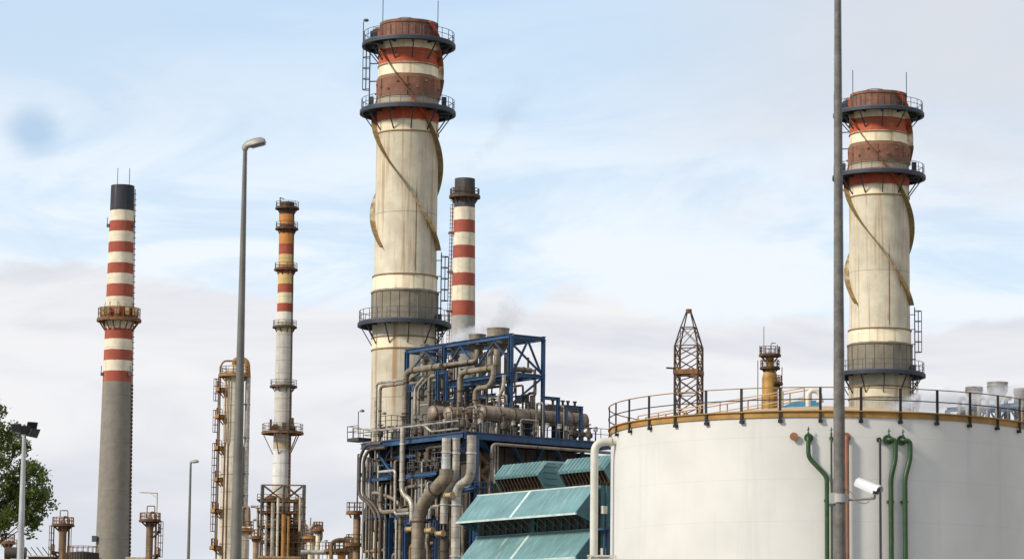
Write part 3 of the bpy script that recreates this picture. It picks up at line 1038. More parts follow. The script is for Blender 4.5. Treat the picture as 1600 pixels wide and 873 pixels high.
p0, p1 = hit_v(700, 604, 8.6), hit_v(775, 590, 8.6); p1.z = p0.z
mm = MB(); mm.ibeam(p0, p1, .34); mm.build('beam', M['blue'], inr)
mm = MB(); mm.ibeam(p0 - Vector((0, 0, 1.3)), p1 - Vector((0, 0, 1.3)), .26); mm.build('beam', M['blue_dark'], inr)


# vent silencers
def silencer(name_label, px, ytop, wpx, ybot, v, mt='pipe', legs=2):
    p = hit_v(px, ytop, v)
    D = p.y
    r = wpx / FPX * D / 2
    zt_, zb_ = p.z, zat(px, ybot, D)
    root = thing('vent_silencer', name_label, 'silencer', (p.x, p.y, zb_ - 1), 'round vent silencers on the blue frame')
    c_ = Vector((p.x, p.y, 0))
    m = MB()
    m.lathe(c_, [(0, zb_ - r * .9), (r * .35, zb_ - r * .9), (r * .95, zb_), (r, zb_ + .05), (r, zt_ - .12), (r * 1.04, zt_ - .12), (r * 1.04, zt_), (r * .88, zt_), (r * .88, zt_ - .5), (0, zt_ - .5)], 32)
    m.build('body', M[mt], root)
    for zz_ in (zb_ + .1, (zt_ + zb_) / 2):
        MB().ringbar(c_, r + .02, zz_, .08, 32).build('hoop', M['rust_dark'], root)
    for q in range(legs):
        m = MB()
        off = VX * ((q - (legs - 1) / 2) * r * .9) - UX * .1
        m.tube([c_ + off + Vector((0, 0, zb_ - r * .5)), c_ + off + Vector((0, 0, zb_ - r * .9 - 2.2))], r * .24, 10)
        m.build('inlet_pipe', M['pipe'], root)
    return root
silencer('largest vent silencer, rightmost on top of the blue frame', 778.5, 513, 35, 541, 10.6, legs=3)
silencer('second largest vent silencer, left of the largest one on the blue frame', 746, 522.5, 27, 541, 10.6)
silencer('small vent silencer in the middle of the blue frame top', 712, 534, 13, 558, 10.6)
silencer('small vent silencer beside the middle column of the blue frame', 692.5, 537, 14, 560, 10.6)
silencer('conical vent silencer at the left end of the blue frame', 664, 538, 15, 565, 10.6)


# bent pipes. (pixels), plane v, radius, material, label
def pipe(pts, v, r, mt, label, name='pipe', cat='pipe', group=None, fn=None, bend=None, flange=True, root_only=False):
    P = path(pts, fn or (lambda x, y: hit_v(x, y, v)))
    xs = sum((p for p in P), Vector()) / len(P)
    root = thing(name, label, cat, (xs.x, xs.y, min(p.z for p in P)), group)
    m = MB(); m.tube(P, r, 14, bend if bend is not None else r * 3.2); m.build('run', M[mt], root)
    if flange:
        for a_, b_ in zip(P, P[1:]):
            L = (b_ - a_).length
            if L > 2.2:
                d_ = (b_ - a_).normalized()
                for q in ((.25, .8) if L > 5 else (.6,)):
                    c_ = a_ + (b_ - a_) * q
                    MB().tube([c_ - d_ * .06, c_ + d_ * .06], r * 1.18, 14).build('flange', M['rust_dark' if mt != 'pipe_lite' else 'silver'], root)
    return root

# above the deck
pipe([(632.6, 668), (632.6, 580), (690, 571)], 7.5, .30, 'pipe', 'thick tan pipe bent at a right angle at the left end of the deck')
pipe([(584.5, 795), (586, 599), (632, 594)], 3.0, .14, 'pipe_lite', 'outer of the two slim parallel pipes rising left of the stack foot')
pipe([(591, 795), (592, 604), (632, 600)], 3.0, .15, 'pipe', 'inner of the two slim parallel pipes rising left of the stack foot')
pipe([(632, 594), (660, 590), (676, 584)], 8.3, .22, 'pipe', 'short tan pipe running level behind the thick bent pipe')
pipe([(685.6, 612), (685.6, 572), (745, 562), (746.5, 546)], 7.9, .20, 'pipe', 'long tan pipe stepping up to the second largest silencer')
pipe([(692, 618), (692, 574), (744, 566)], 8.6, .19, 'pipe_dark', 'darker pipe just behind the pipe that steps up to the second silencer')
pipe([(718, 655), (718, 582), (776, 571), (780.6, 545)], 7.4, .28, 'pipe', 'thickest swan-neck pipe rising to the largest silencer')
pipe([(742, 652), (742, 607), (764, 602), (771, 590), (772, 570)], 7.2, .24, 'pipe', 'swan-neck pipe right of the thickest one with a short step')
pipe([(778, 660), (779, 621), (787, 606), (788, 585)], 7.0, .17, 'pipe_lite', 'slim pale offset pipe beside the near corner column')
pipe([(648, 648), (648, 606), (662, 590)], 7.0, .13, 'pipe_lite', 'left of the pair of thin upright pipes near the thick bent pipe')
pipe([(653.6, 648), (653.6, 608), (668, 592)], 7.0, .13, 'pipe', 'right of the pair of thin upright pipes near the thick bent pipe')
pipe([(670, 648), (670, 588), (681, 580)], 6.8, .16, 'pipe', 'thin upright pipe curving over left of the blue posts')
pipe([(674.5, 645), (674.5, 594), (683, 586)], 7.1, .13, 'pipe_lite', 'thin pale upright pipe curving over beside the blue posts')
pipe([(800, 576), (830, 578)], 0, .25, 'pipe', 'closed horizontal header pipe sticking out right of the near corner column', fn=lambda x, y: hit_u(x, y, 7.2), name='header_pipe')
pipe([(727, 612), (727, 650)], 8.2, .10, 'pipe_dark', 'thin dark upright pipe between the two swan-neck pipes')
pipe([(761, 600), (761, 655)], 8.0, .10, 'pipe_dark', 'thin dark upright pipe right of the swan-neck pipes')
pipe([(706, 560), (706, 600), (716, 612)], 9.4, .13, 'pipe', 'thin pipe hanging from the small middle silencer')
pipe([(660, 560), (660, 592)], 9.6, .17, 'pipe_lite', 'short stub pipe under the conical silencer')
pipe([(552, 668), (590, 672), (640, 666), (660, 662), (672, 668), (716, 662)], -.2, .09, 'pipe_lite', 'slim pale pipe with kinks running along the deck edge, upper of two', bend=.2, flange=False)
pipe([(560, 676), (592, 679), (641, 672), (662, 668), (674, 674), (716, 668)], -.2, .09, 'pipe_lite', 'slim pale pipe with kinks running along the deck edge, lower of two', bend=.2, flange=False)

rq = random.Random(8)
ups = []
for i in range(30):
    u = rq.uniform(6.2, 21); v = rq.uniform(8.4, 14); z1 = rq.uniform(ZD + 2.5, zm + 1.6)
    d_ = rq.choice((UX, -UX, VX)); L = rq.uniform(.6, 2.6)
    if d_ is VX: L = rq.uniform(.5, 1.5)
    r_ = rq.choice((.08, .1, .13, .18))
    P = [uv(u, v, ZD), uv(u, v, z1), uv(u, v, z1) + d_ * L, uv(u, v, z1 + rq.uniform(.8, 2.5)) + d_ * L]
    ups.append(MB().tube(P, r_, 10, r_ * 3).build('riser_pipe', M[rq.choice(('pipe', 'pipe', 'pipe_lite', 'pipe_dark', 'pipe_dark'))], cat='pipe', group='riser pipes under the silencers'))
ups.sort(key=lambda o: o.dimensions.z)
number(ups[:15], 'shorter stepped riser pipe under the row of silencers')
number(ups[15:], 'taller stepped riser pipe under the row of silencers')
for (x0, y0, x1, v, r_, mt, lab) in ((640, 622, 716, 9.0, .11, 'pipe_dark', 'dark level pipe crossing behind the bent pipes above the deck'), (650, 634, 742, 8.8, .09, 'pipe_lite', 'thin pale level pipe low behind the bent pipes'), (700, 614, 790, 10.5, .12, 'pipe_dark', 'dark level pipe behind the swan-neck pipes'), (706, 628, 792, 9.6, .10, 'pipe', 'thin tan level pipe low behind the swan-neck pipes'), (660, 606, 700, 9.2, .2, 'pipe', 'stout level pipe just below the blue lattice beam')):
    P = path([(x0, y0), (x1, y0 - 3)], lambda a_, b_: hit_v(a_, b_, v)); P[1].z = P[0].z
    MB().tube([P[0] - Vector((0, 0, 1.2)), P[0], P[1], P[1] - Vector((0, 0, 1.6))], r_, 10, r_ * 3).build('level_pipe', M[mt], label=lab, cat='pipe')
rk = thing('equipment_rack', 'dark rack of gauges and brackets in the shadow under the silencers', 'rack', uv(13, 12, ZD))
m = MB()
for u in (7, 9.5, 12, 14.5, 17, 19.5):
    m.bar(uv(u, 12, ZD), uv(u, 12, ZD + 4.6), .16)
for z in (1.6, 3.0, 4.5): m.bar(uv(6.5, 12, ZD + z), uv(20, 12, ZD + z), .12)
m.build('frame', M['inner'], rk)
for i in range(22):
    MB().box(uv(rq.uniform(6.8, 19.8), 11.8, ZD + rq.uniform(.6, 4.6)), (rq.uniform(.4, 1.2), .35, rq.uniform(.3, .9)), UX, VX).build('gauge_box', M[rq.choice(('inner', 'pipe_dark', 'rail_grey', 'casing'))], rk)
# drums on the deck
def drum(label, a, b_, u, r, mt='pipe'):
    p0, p1 = hit_u(*a, u), hit_u(*b_, u); p1.z = p0.z
    d_ = (p1 - p0).normalized()
    root = thing('steam_drum', label, 'drum', ((p0 + p1) / 2) - Vector((0, 0, r)), 'horizontal drums on the deck')
    m = MB()
    prof = [(0.02, -r * .5), (r * .5, -r * .43), (r * .85, -r * .22), (r, 0)]
    n = 28
    L = (p1 - p0).length
    rings = [(rr_, s_) for rr_, s_ in prof] + [(rr_, L - s_) for rr_, s_ in reversed(prof)]
    s = d_.cross(Vector((0, 0, 1))).normalized(); t_ = s.cross(d_)
    vs, fs = [], []
    for rr_, s_ in rings:
        for j in range(n):
            a_ = 2 * PI * j / n
            vs.append(p0 + d_ * s_ + s * math.cos(a_) * rr_ + t_ * math.sin(a_) * rr_)
    for i in range(len(rings) - 1):
        for j in range(n):
            fs.append([i * n + j, (i + 1) * n + j, (i + 1) * n + (j + 1) % n, i * n + (j + 1) % n])
    m.add(vs, fs); m.build('shell', M[mt], root)
    k_ = max(2, int(L / 1.6))
    for i in range(k_ + 1):
        c_ = p0 + (p1 - p0) * i / k_
        MB().tube([c_ - d_ * .05, c_ + d_ * .05], r * 1.03, 24).build('band', M['rust_dark'], root)
    for q in (.2, .8):
        c_ = p0 + (p1 - p0) * q
        MB().box(Vector((c_.x, c_.y, (c_.z - r + ZD) / 2 + .2)), (r * 1.5, .3, max(.3, c_.z - r - ZD + .5)), UX, VX).build('saddle', M['inner'], root)
    for q in (.12, .3, .45, .62, .85):
        m = MB()
        c_ = p0 + (p1 - p0) * q
        m.tube([c_, c_ + Vector((0, 0, r + .45))], .12, 8)
        m.tube([c_ + Vector((0, 0, r + .38)), c_ + Vector((0, 0, r + .5))], .2, 10)
        m.build('nozzle', M['pipe_dark'], root)
drum('long tan horizontal drum at the right part of the deck, nearest one', (753, 645), (912, 664), 4.5, .72)
drum('second tan horizontal drum, its round end left of the thick swan-neck pipe', (700, 646), (760, 652), 8.0, .66)
drum('third tan horizontal drum with its end behind the blue posts', (676, 645), (705, 648), 10.5, .72)
drum('small horizontal drum at the far right end of the deck', (858, 640), (905, 645), 9.0, .5, 'pipe_dark')

# cream cabinet by the stack foot
p = hit_v(616, 668, 5.0)
cb = thing('cabinet', 'cream cabinet with a dark roof platform at the foot of the tallest stack', 'cabinet', (p.x, p.y, ZD))
m = MB(); m.box(Vector((p.x, p.y, ZD + .85)), (1.3, 1.6, 1.7), UX, VX); m.build('body', M['cream'], cb)
m = MB(); m.box(Vector((p.x, p.y, ZD + 1.78)), (2.0, 2.2, .14), UX, VX); m.build('roof', M['grate'], cb)
m = MB(); q0 = Vector((p.x, p.y, ZD + 1.85)); rail_line(m, [q0 - VX * 1 + UX * .95, q0 - VX * 1 - UX * .95, q0 + VX * 1 - UX * .95], 1.0, .05, .8); m.build('railing', M['rail_grey'], cb)

# valves, boxes and posts on the deck
def valve_tree(p, h, mt='pipe_dark', wheel='rust_dark', label=None, group=None):
    root = thing('valve', label, 'valve', p, group)
    m = MB(); m.tube([p, p + Vector((0, 0, h))], .1, 8); m.lathe(p + Vector((0, 0, h * .45)), [(.1, -.3), (.26, -.2), (.3, 0), (.26, .2), (.1, .3)], 12); m.build('body', M[mt], root)
    m = MB(); m.lathe(p + Vector((0, 0, h)), [(.22, -.03), (.28, -.03), (.28, .03), (.22, .03)], 14, True); m.bar(p + Vector((-.25, 0, h)), p + Vector((.25, 0, h)), .04); m.bar(p + Vector((0, -.25, h)), p + Vector((0, .25, h)), .04); m.build('handwheel', M[wheel], root)
    return root
rnd = random.Random(5)
vt = None
rows = ([], [])
for i in range(26):
    p = uv(rnd.uniform(.6, 3.6) if i % 2 else rnd.uniform(3, 15), rnd.uniform(1, 15.5) if i % 2 else rnd.uniform(.6, 3.4), ZD)
    if vt is None:
        vt = valve_tree(Vector(p), 1.4, label='small upright valve with handwheel among the pipework on the deck', group='valves on the deck')
        vt0 = vt; rows[0].append(vt)
    else:
        c_ = copy_tree(vt0); c_.location = p; s_ = rnd.uniform(.7, 1.5); c_.scale = (1, 1, s_); rows[i % 2].append(c_)
number(rows[0], 'upright handwheel valve behind the left deck railing')
number(rows[1], 'upright handwheel valve behind the right deck railing')
rows = ([], [])
for i in range(16):
    u, v = (rnd.uniform(.8, 2.2), rnd.uniform(2, 15.5)) if i % 2 else (rnd.uniform(2, 15), rnd.uniform(.8, 3))
    p = uv(u, v, ZD)
    if i == 0:
        jb = thing('junction_box', 'small grey junction box on a stand by the deck railing', 'junction box', p, 'junction boxes on the deck')
        m = MB(); m.bar(p, p + Vector((0, 0, 1.0)), .1); m.build('stand', M['rail_grey'], jb)
        m = MB(); m.box(p + Vector((0, 0, 1.15)), (.36, .22, .42), UX, VX); m.build('box', M['pipe_lite'], jb); rows[0].append(jb)
    else:
        c_ = copy_tree(jb); c_.location = p; rows[i % 2].append(c_)
number(rows[0], 'grey junction box on a stand at the left deck railing')
number(rows[1], 'grey junction box on a stand at the right deck railing')
rows = ([], [])
# thin pipe clutter on the deck: individual U bends
for i in range(30):
    u, v = rnd.uniform(1.2, 9), rnd.uniform(2.5, 15)
    if i % 3 == 0: u, v = rnd.uniform(6, 21), rnd.uniform(6.6, 8.5)
    h = rnd.uniform(1.2, 3.2); L = rnd.uniform(.8, 2.4)
    d_ = UX if i % 2 else VX
    p = uv(u, v, ZD)
    if i < 4:
        P = [p, p + Vector((0, 0, h)), p + d_ * L + Vector((0, 0, h)), p + d_ * L]
        o_ = MB().tube(P, .08, 8, .25).build('bent_pipe', M['pipe' if i % 2 else 'pipe_lite'], label='thin bent connecting pipe standing on the deck among the drums', cat='pipe', group='thin bent pipes on the deck', origin=p)
        if i == 0: bp_ = []
        bp_.append(o_); rows[0 if i % 3 == 0 else 1].append(o_)
    else:
        c_ = copy_tree(bp_[i % 4]); c_.location = p; c_.scale = (1, 1, rnd.uniform(.8, 1.3)); rows[0 if i % 3 == 0 else 1].append(c_)
number(rows[0], 'thin bent pipe below the row of silencers')
number(rows[1][:len(rows[1]) // 2], 'thin upturned U pipe around the deck drums')
number(rows[1][len(rows[1]) // 2:], 'thin looped pipe between the deck drums')
# two small portal frames and rails at the right end of the deck
for (x, y, u, lab) in ((860, 622, 3.2, 'small blue portal frame left of the far end of the deck'), (896, 636, 2.4, 'small blue portal frame at the far right end of the deck')):
    p = hit_u(x, y, u)
    rt = thing('portal_frame', lab, 'steel frame', (p.x, p.y, ZD))
    for q in (-.55, .55):
        m = MB(); b0 = Vector((p.x, p.y, 0)) + VX * q * 1.6; m.ibeam(b0 + Vector((0, 0, ZD)), b0 + Vector((0, 0, p.z)), .3); m.build('column', M['blue'], rt)
    m = MB(); m.ibeam(Vector((p.x, p.y, p.z)) - VX * 1.1, Vector((p.x, p.y, p.z)) + VX * 1.1, .3); m.build('beam', M['blue'], rt)
up = thing('upper_walkway', 'dark walkway with handrails behind the long drum on the deck', 'walkway', uv(7, 12, ZD))
m = MB(); m.box(uv(7.0, 12.5, ZD + 2.6), (1.2, 7.5, .12), UX, VX); m.build('floor', M['blue_dark'], up)
m = MB(); rail_line(m, [uv(6.45, 8.8, ZD + 2.65), uv(6.45, 16.2, ZD + 2.65)], 1.1, .05, 1.2); rail_line(m, [uv(7.55, 8.8, ZD + 2.65), uv(7.55, 16.2, ZD + 2.65)], 1.1, .05, 1.2); m.build('railing', M['rail_grey'], up)
m = MB()
for v in (9.5, 12.5, 15.5):
    m.bar(uv(7, v, ZD), uv(7, v, ZD + 2.5), .22)
m.build('post', M['blue'], up)

# below the deck, left face: large clad pipes
pipe([(652.4, 905), (652.4, 792), (697, 746), (697, 733)], -1.8, .60, 'pipe', 'thickest pipe slanting up to the right below the deck', bend=1.9)
pipe([(697, 740), (697, 684)], -1.8, .40, 'pipe_lite', 'upright upper run with silver sleeve above the thickest slanting pipe', bend=0)
MB().tube([hit_v(697, 733, -1.8), Vector((hit_v(697, 733, -1.8).x, hit_v(697, 733, -1.8).y, hit_v(697, 714, -1.8).z))], .42, 18).build('pipe_sleeve', M['silver'], label='bright silver sleeve wrapped around the upright pipe above the slanting pipe', cat='pipe sleeve')
pipe([(711, 905), (711, 760), (736, 749), (736, 680)], -1.5, .41, 'pipe_lite', 'pale pipe with a double bend, rightmost big pipe below the deck', bend=1.1)
pipe([(693.6, 818), (693.6, 768), (712, 744), (712, 684)], -1.1, .36, 'pipe_lite', 'pale pipe bending up between the slanting pipe and the rightmost big pipe', bend=1.0)
pipe([(693, 905), (693, 830)], -1.2, .38, 'pipe_dark', 'dark upright pipe stub with a tan cap below the blue beam')
pipe([(629.4, 668), (629.4, 770), (644, 783), (644, 815)], -.9, .24, 'pipe_lite', 'medium pale pipe with a kink left of the slanting pipe', bend=.7)
for k_, (dx_, lab) in enumerate(((0, 'outer'), (6.5, 'inner'))):
    pipe([(596 + dx_, 692 + dx_), (571 + dx_, 697 + dx_), (562 + dx_, 716), (562 + dx_, 774), (578 + dx_, 788), (588 + dx_, 806), (588 + dx_, 905)], -.6, .15, 'pipe_dark', lab + ' of the two dark pipes bending around the left edge of the structure', bend=.6)
pipe([(592, 737), (618, 734), (618, 803), (640, 806)], -.7, .13, 'pipe_lite', 'slim pale pipe dropping beside the medium pale pipe', bend=.4)
pipe([(595, 760), (595, 800), (640, 797)], -.5, .20, 'pipe', 'L shaped tan pipe low on the left face', bend=.6)
pipe([(583, 770), (590, 774), (616, 779), (626, 790), (626, 905)], -.2, .17, 'pipe', 'tan pipe curving down left of the blue post', bend=.6)
ups = []
for k_, (x, y0, v, r_, mt) in enumerate(((565.5, 712, .2, .09, 'pipe_lite'), (570.7, 714, .5, .10, 'pipe_lite'), (575.8, 714, .3, .09, 'pipe'), (579.6, 716, .6, .10, 'pipe_lite'),
                                     (600, 802, 0, .10, 'pipe_lite'), (618, 812, -.2, .11, 'pipe_lite'), (624, 785, .3, .11, 'pipe_lite'), (630, 800, .2, .13, 'pipe'), (648, 752, .9, .12, 'pipe_lite'),
                                     (656, 752, .9, .11, 'pipe'), (663, 750, 1.0, .14, 'pipe_lite'), (671, 752, 1.0, .10, 'pipe'), (609, 690, .9, .12, 'pipe'), (668, 830, -.1, .16, 'pipe'), (683, 835, .2, .13, 'pipe_lite'), (703, 770, .2, .12, 'pipe_dark'), (722, 772, .3, .14, 'pipe'))):
    P = path([(x, 905), (x, y0)], lambda a_, b_: hit_v(a_, b_, v))
    ups.append(MB().tube(P, r_, 10).build('upright_pipe', M[mt], cat='pipe', group='thin upright pipes on the left face'))
number(ups, 'thin upright pipe on the left face below the deck')
lows = []
rq = random.Random(21)
for i in range(34):
    x0 = rq.uniform(566, 700); y0 = rq.choice((700, 712, 724, 757, 770, 790, 812, 830, 848, 862)) + rq.uniform(-4, 4)
    v = rq.uniform(.3, 1.7)
    w_ = rq.uniform(10, 40); dn = rq.uniform(14, 50) * rq.choice((1, 1, -1))
    P = path([(x0, y0 + dn), (x0, y0), (min(x0 + w_, 742), y0 - .4)], lambda a_, b_: hit_v(a_, b_, v))
    if max(q.z for q in P) > ZD - .6: continue
    P[2].z = P[1].z
    P.append(P[2] + VX * rq.uniform(.5, 1.4))
    r_ = rq.choice((.07, .09, .12, .17))
    lows.append(MB().tube(P, r_, 9, r_ * 3).build('elbow_pipe', M[rq.choice(('pipe', 'pipe_lite', 'pipe_dark', 'pipe_dark', 'vessel_rust'))], cat='pipe', group='small elbow pipes on the left face'))
for i in range(34):
    x = rq.uniform(566, 704); y0 = rq.uniform(700, 800); v = rq.uniform(.2, 1.9); L = rq.uniform(40, 120)
    P = path([(x, y0 + L), (x, y0)], lambda a_, b_: hit_v(a_, b_, v))
    r_ = rq.choice((.06, .08, .10, .14))
    P = [P[0] + VX * .6, P[0], P[1], P[1] + VX * .6]
    lows.append(MB().tube(P, r_, 9, r_ * 3).build('elbow_pipe', M[rq.choice(('pipe', 'pipe_lite', 'pipe_lite', 'pipe_dark', 'silver'))], cat='pipe', group='small elbow pipes on the left face'))
lows.sort(key=lambda o: proj(o.location)[1])
h_ = -(-len(lows) // 4)
for q, txt in enumerate(('small elbow pipe just under the deck edge', 'small elbow pipe level with the upper blue landings', 'small elbow pipe beside the thick slanting pipe', 'small elbow pipe low on the left face of the boiler')):
    number(lows[q * h_:(q + 1) * h_], txt)
# rows of little scaffold-like bars between landings
sc = thing('instrument_rack', 'dense rack of thin bars and small tubes under the deck', 'rack', hit_v(660, 735, .8))
m = MB()
for i in range(12):
    x = 640 + i * 4.4
    P = path([(x, 735), (x, 697)], lambda a_, b_: hit_v(a_, b_, .7 + (i % 3) * .4))
    m.bar(P[0], P[1], .07 + .04 * (i % 2))
for y in (703, 711, 719, 727):
    p0, p1 = hit_v(640, y, .7), hit_v(690, y - 2, .7); p1.z = p0.z
    m.bar(p0, p1, .06)
m.build('bars', M['rail_grey'], sc)
for i in range(16):
    p = hit_v(rnd.uniform(642, 688), rnd.uniform(700, 732), .6)
    MB().box(p, (.4, .3, .35), UX, VX).build('gauge', M['pipe_dark'], sc)
for (x, y, v, lab) in ((641, 826, -1.9, 'left of the three tan flanged caps under the blue beam'), (671.6, 828, -1.6, 'middle of the three tan flanged caps under the blue beam'), (688, 833, -1.9, 'right of the three tan flanged caps under the blue beam'), (702, 773, -2.2, 'single tan flanged cap beside the rightmost big pipe')):
    p = hit_v(x, y, v)
    rt = thing('spring_hanger', lab, 'spring hanger', p)
    m = MB(); m.tube([p - UX * .4, p + UX * .4], .2, 12); m.tube([p - UX * .48, p - UX * .4], .28, 12); m.tube([p + UX * .4, p + UX * .48], .28, 12); m.build('can', M['tan'], rt)
    m = MB(); m.bar(p, p + Vector((0, 0, .8)), .06); m.build('rod', M['rail_grey'], rt)
    m = MB(); m.box(p + VX * .45 - Vector((0, 0, .1)), (.3, .9, .12), UX, VX); m.build('bracket', M['blue'], rt)

# right face below the deck
pipe([(768, 752), (768, 693), (800, 692), (953, 704)], 0, .14, 'pipe', 'slim tan pipe running level below the right deck edge', fn=lambda x, y: hit_u(x, y, -.7), bend=.5)
for (x, lab) in ((772.5, 'left'), (777, 'right')):
    pipe([(x, 755), (x, 696)], 0, .08, 'pipe_lite', lab + ' of two thin pale pipes beside the drop of the level pipe', fn=lambda a_, b_: hit_u(a_, b_, .2), flange=False)
m = MB()
for i in range(6):
    P = path([(748 + i * 4.5, 770), (748 + i * 4.5, 752)], lambda a_, b_: hit_u(a_, b_, -1.0)); m.bar(P[0], P[1], .06)
for y in (752, 760): m.bar(hit_u(747, y, -1.0), hit_u(772, y + 1, -1.0), .06)
m.build('guard_rail', M['blue'], label='short blue guard rail left of the corrugated roof vents', cat='railing')
bay = thing('access_stair', 'narrow tan zigzag stair tower against the boiler casing', 'stairs', hit_u(756, 760, 1.2))
m = MB()
for i in range(3):
    a_, b_ = (750, 712 + i * 14), (764, 726 + i * 14)
    if i % 2: a_, b_ = (764, a_[1]), (750, b_[1])
    m.bar(hit_u(*a_, 1.4), hit_u(*b_, 1.4), .16, .3)
for x in (749, 765):
    P = path([(x, 790), (x, 706)], lambda q, r_: hit_u(q, r_, 1.4)); m.bar(P[0], P[1], .14)
m.build('flight', M['vessel_rust'], bay)

# left edge: small platform with lamp, brown column with round platforms
p = hit_v(561, 687, .5)
el = thing('side_platform', 'small dark platform with railing jutting from the left end of the deck', 'platform', p)
m = MB(); m.box(p, (1.9, 1.4, .3), UX, VX); m.build('floor', M['grate'], el)
m = MB(); rail_line(m, [p + UX * .9 - VX * .7 + Vector((0, 0, .15)), p - UX * .9 - VX * .7 + Vector((0, 0, .15))], 1.1, .05, .8); rail_line(m, [p + UX * .9 - VX * .7 + Vector((0, 0, .15)), p + UX * .9 + VX * .7 + Vector((0, 0, .15))], 1.1, .05, .8); m.build('railing', M['rail_grey'], el)
def small_lamp(px, ybase, ytop, D, label, head=.35):
    p0 = at(px, ybase, D); z1 = zat(px, ytop, D)
    rt = thing('deck_lamp', label, 'lamp', p0)
    m = MB(); m.bar(p0, Vector((p0.x, p0.y, z1)), .06); m.bar(Vector((p0.x, p0.y, z1)), Vector((p0.x + head * .6, p0.y, z1 + .08)), .05); m.build('post', M['rail_grey'], rt)
    m = MB(); q = Vector((p0.x + head, p0.y, z1 + .08)); m.lathe(q, [(0, -.12), (head * .6, -.08), (head * .5, .1), (0, .16)], 12); m.build('head', M['lamp_grey'], rt)
small_lamp(559.5, 676, 643, 291, 'thin lamp post on the platform at the left end of the deck')
small_lamp(594, 668, 647, 290, 'thin lamp post just in front of the tallest stack foot')
p = hit_v(557, 860, .2)
bc = thing('process_column', 'slim brown column with round rusty platforms at the left edge of the pipe structure', 'column', (p.x, p.y, 0))
m = MB(); zc_ = zat(558, 803, p.y); m.lathe(Vector((p.x, p.y, 0)), [(.34, 0), (.34, zc_ - .3), (.22, zc_), (0, zc_ + .05)], 20); m.build('shell', M['vessel_rust'], bc)
for y in (800, 850):
    ring_platform(bc, (p.x - .25, p.y), zat(558, y, p.y), .3, .75, M['rusty'], M['rusty'], 6, .18, .9, .05, 8, .5)
pipe([(556, 905), (556, 710), (561, 709)], .4, .07, 'pipe_dark', 'thin dark riser at the extreme left edge of the structure', bend=.2, flange=False)

# ------------------------------------------------------------------ teal air intake house
fh = thing('intake_house', 'teal air intake house with long sloping weather hoods beside the tank', 'intake house', (0, 0, 0))
VL = -10.5                                   # v of the hood lips
pr = hit_v(899, 802, VL); ur = (pr - O).dot(UX)
pl = hit_v(714, 815.5, VL); ul = (pl - O).dot(UX)
zlip = pr.z
VB = VL + 2.05
ptop = hit_v(752.4, 775, VB); zhood = ptop.z
zh2 = zlip - (zhood - zlip) * 0 - (hit_v(899, 802, VL).z - hit_v(898, 871, VL).z)
dstep = zlip - zh2
fh.location = uv((ul + ur) / 2, VB + 3, 0)
m = MB()
ztopb = zhood + .12
m.box(uv((ul + ur) / 2, VB + 3.6, ztopb / 2), (ul - ur - .1, 6.2, ztopb), UX, VX)
m.build('wall', M['teal_dark'], fh)
for k_ in range(3):
    zl_, zt2 = zlip - dstep * k_, zhood - dstep * k_
    m = MB()
    a_, b_, c_, d_ = uv(ul, VB, zt2), uv(ur, VB, zt2), uv(ur, VL, zl_), uv(ul, VL, zl_)
    nrm = (b_ - a_).cross(d_ - a_).normalized()
    if nrm.z < 0: nrm = -nrm
    m.poly([a_, b_, c_, d_], .07, nrm)
    # standing seams as low ribs, one broad pale joint in the middle
    for i in range(1, 16):
        u = ul + (ur - ul) * i / 16
        m.bar(uv(u, VB, zt2 + .08), uv(u, VL + .02, zl_ + .08), .05, .05)
    hd = m.build('hood', M['teal'], fh)
    m = MB()
    um_ = ul + (ur - ul) * .46
    m.bar(uv(um_, VB, zt2 + .10), uv(um_, VL + .02, zl_ + .10), .36, .05)
    m.bar(uv(ul + .1, VL, zl_ + .02), uv(ur - .1, VL, zl_ + .02), .14, .16)
    m.bar(uv(ul, VB + .02, zt2 + .1), uv(ur, VB + .02, zt2 + .1), .16, .1)
    m.build('trim', M['teal_trim'], hd)
    # triangular cheek plates at both ends
    for u in (ul, ur + .06):
        m = MB(); m.poly([uv(u, VB, zt2), uv(u, VL, zl_), uv(u, VB, zl_ - .7)], .05, -UX); m.build('cheek', M['teal_dark'], hd)
    # dark filter wall and sloping struts in the gap
    m = MB(); m.box(uv((ul + ur) / 2, VB + .42, zl_ - .15), (ul - ur - .3, .1, zt2 - zl_ + 1.4), UX, VX); m.build('filter_wall', M['filter'], fh)
    m = MB()
    for i in range(15):
        u = ul + (ur - ul) * (i + .5) / 15
        m.bar(uv(u, VB + .2, zl_ - 1.0), uv(u, VL + .5, zl_ + .15), .06)
        m.bar(uv(u, VB + .3, zl_ - 1.1), uv(u, VB + .3, zl_ + .6), .10)
        m.bar(uv(u, VB + .15, zl_ - 1.05), uv(u - .35, VB - .1, zl_ - .3), .05)
    m.bar(uv(um_, VB + .25, zl_ - 1.2), uv(um_, VB + .25, zl_ + 1), .5, .1)
    m.bar(uv(ul, VB + .1, zl_ - 1.15), uv(ur, VB + .1, zl_ - 1.15), .5, .16)
    m.build('strut', M['teal_dark'], fh)
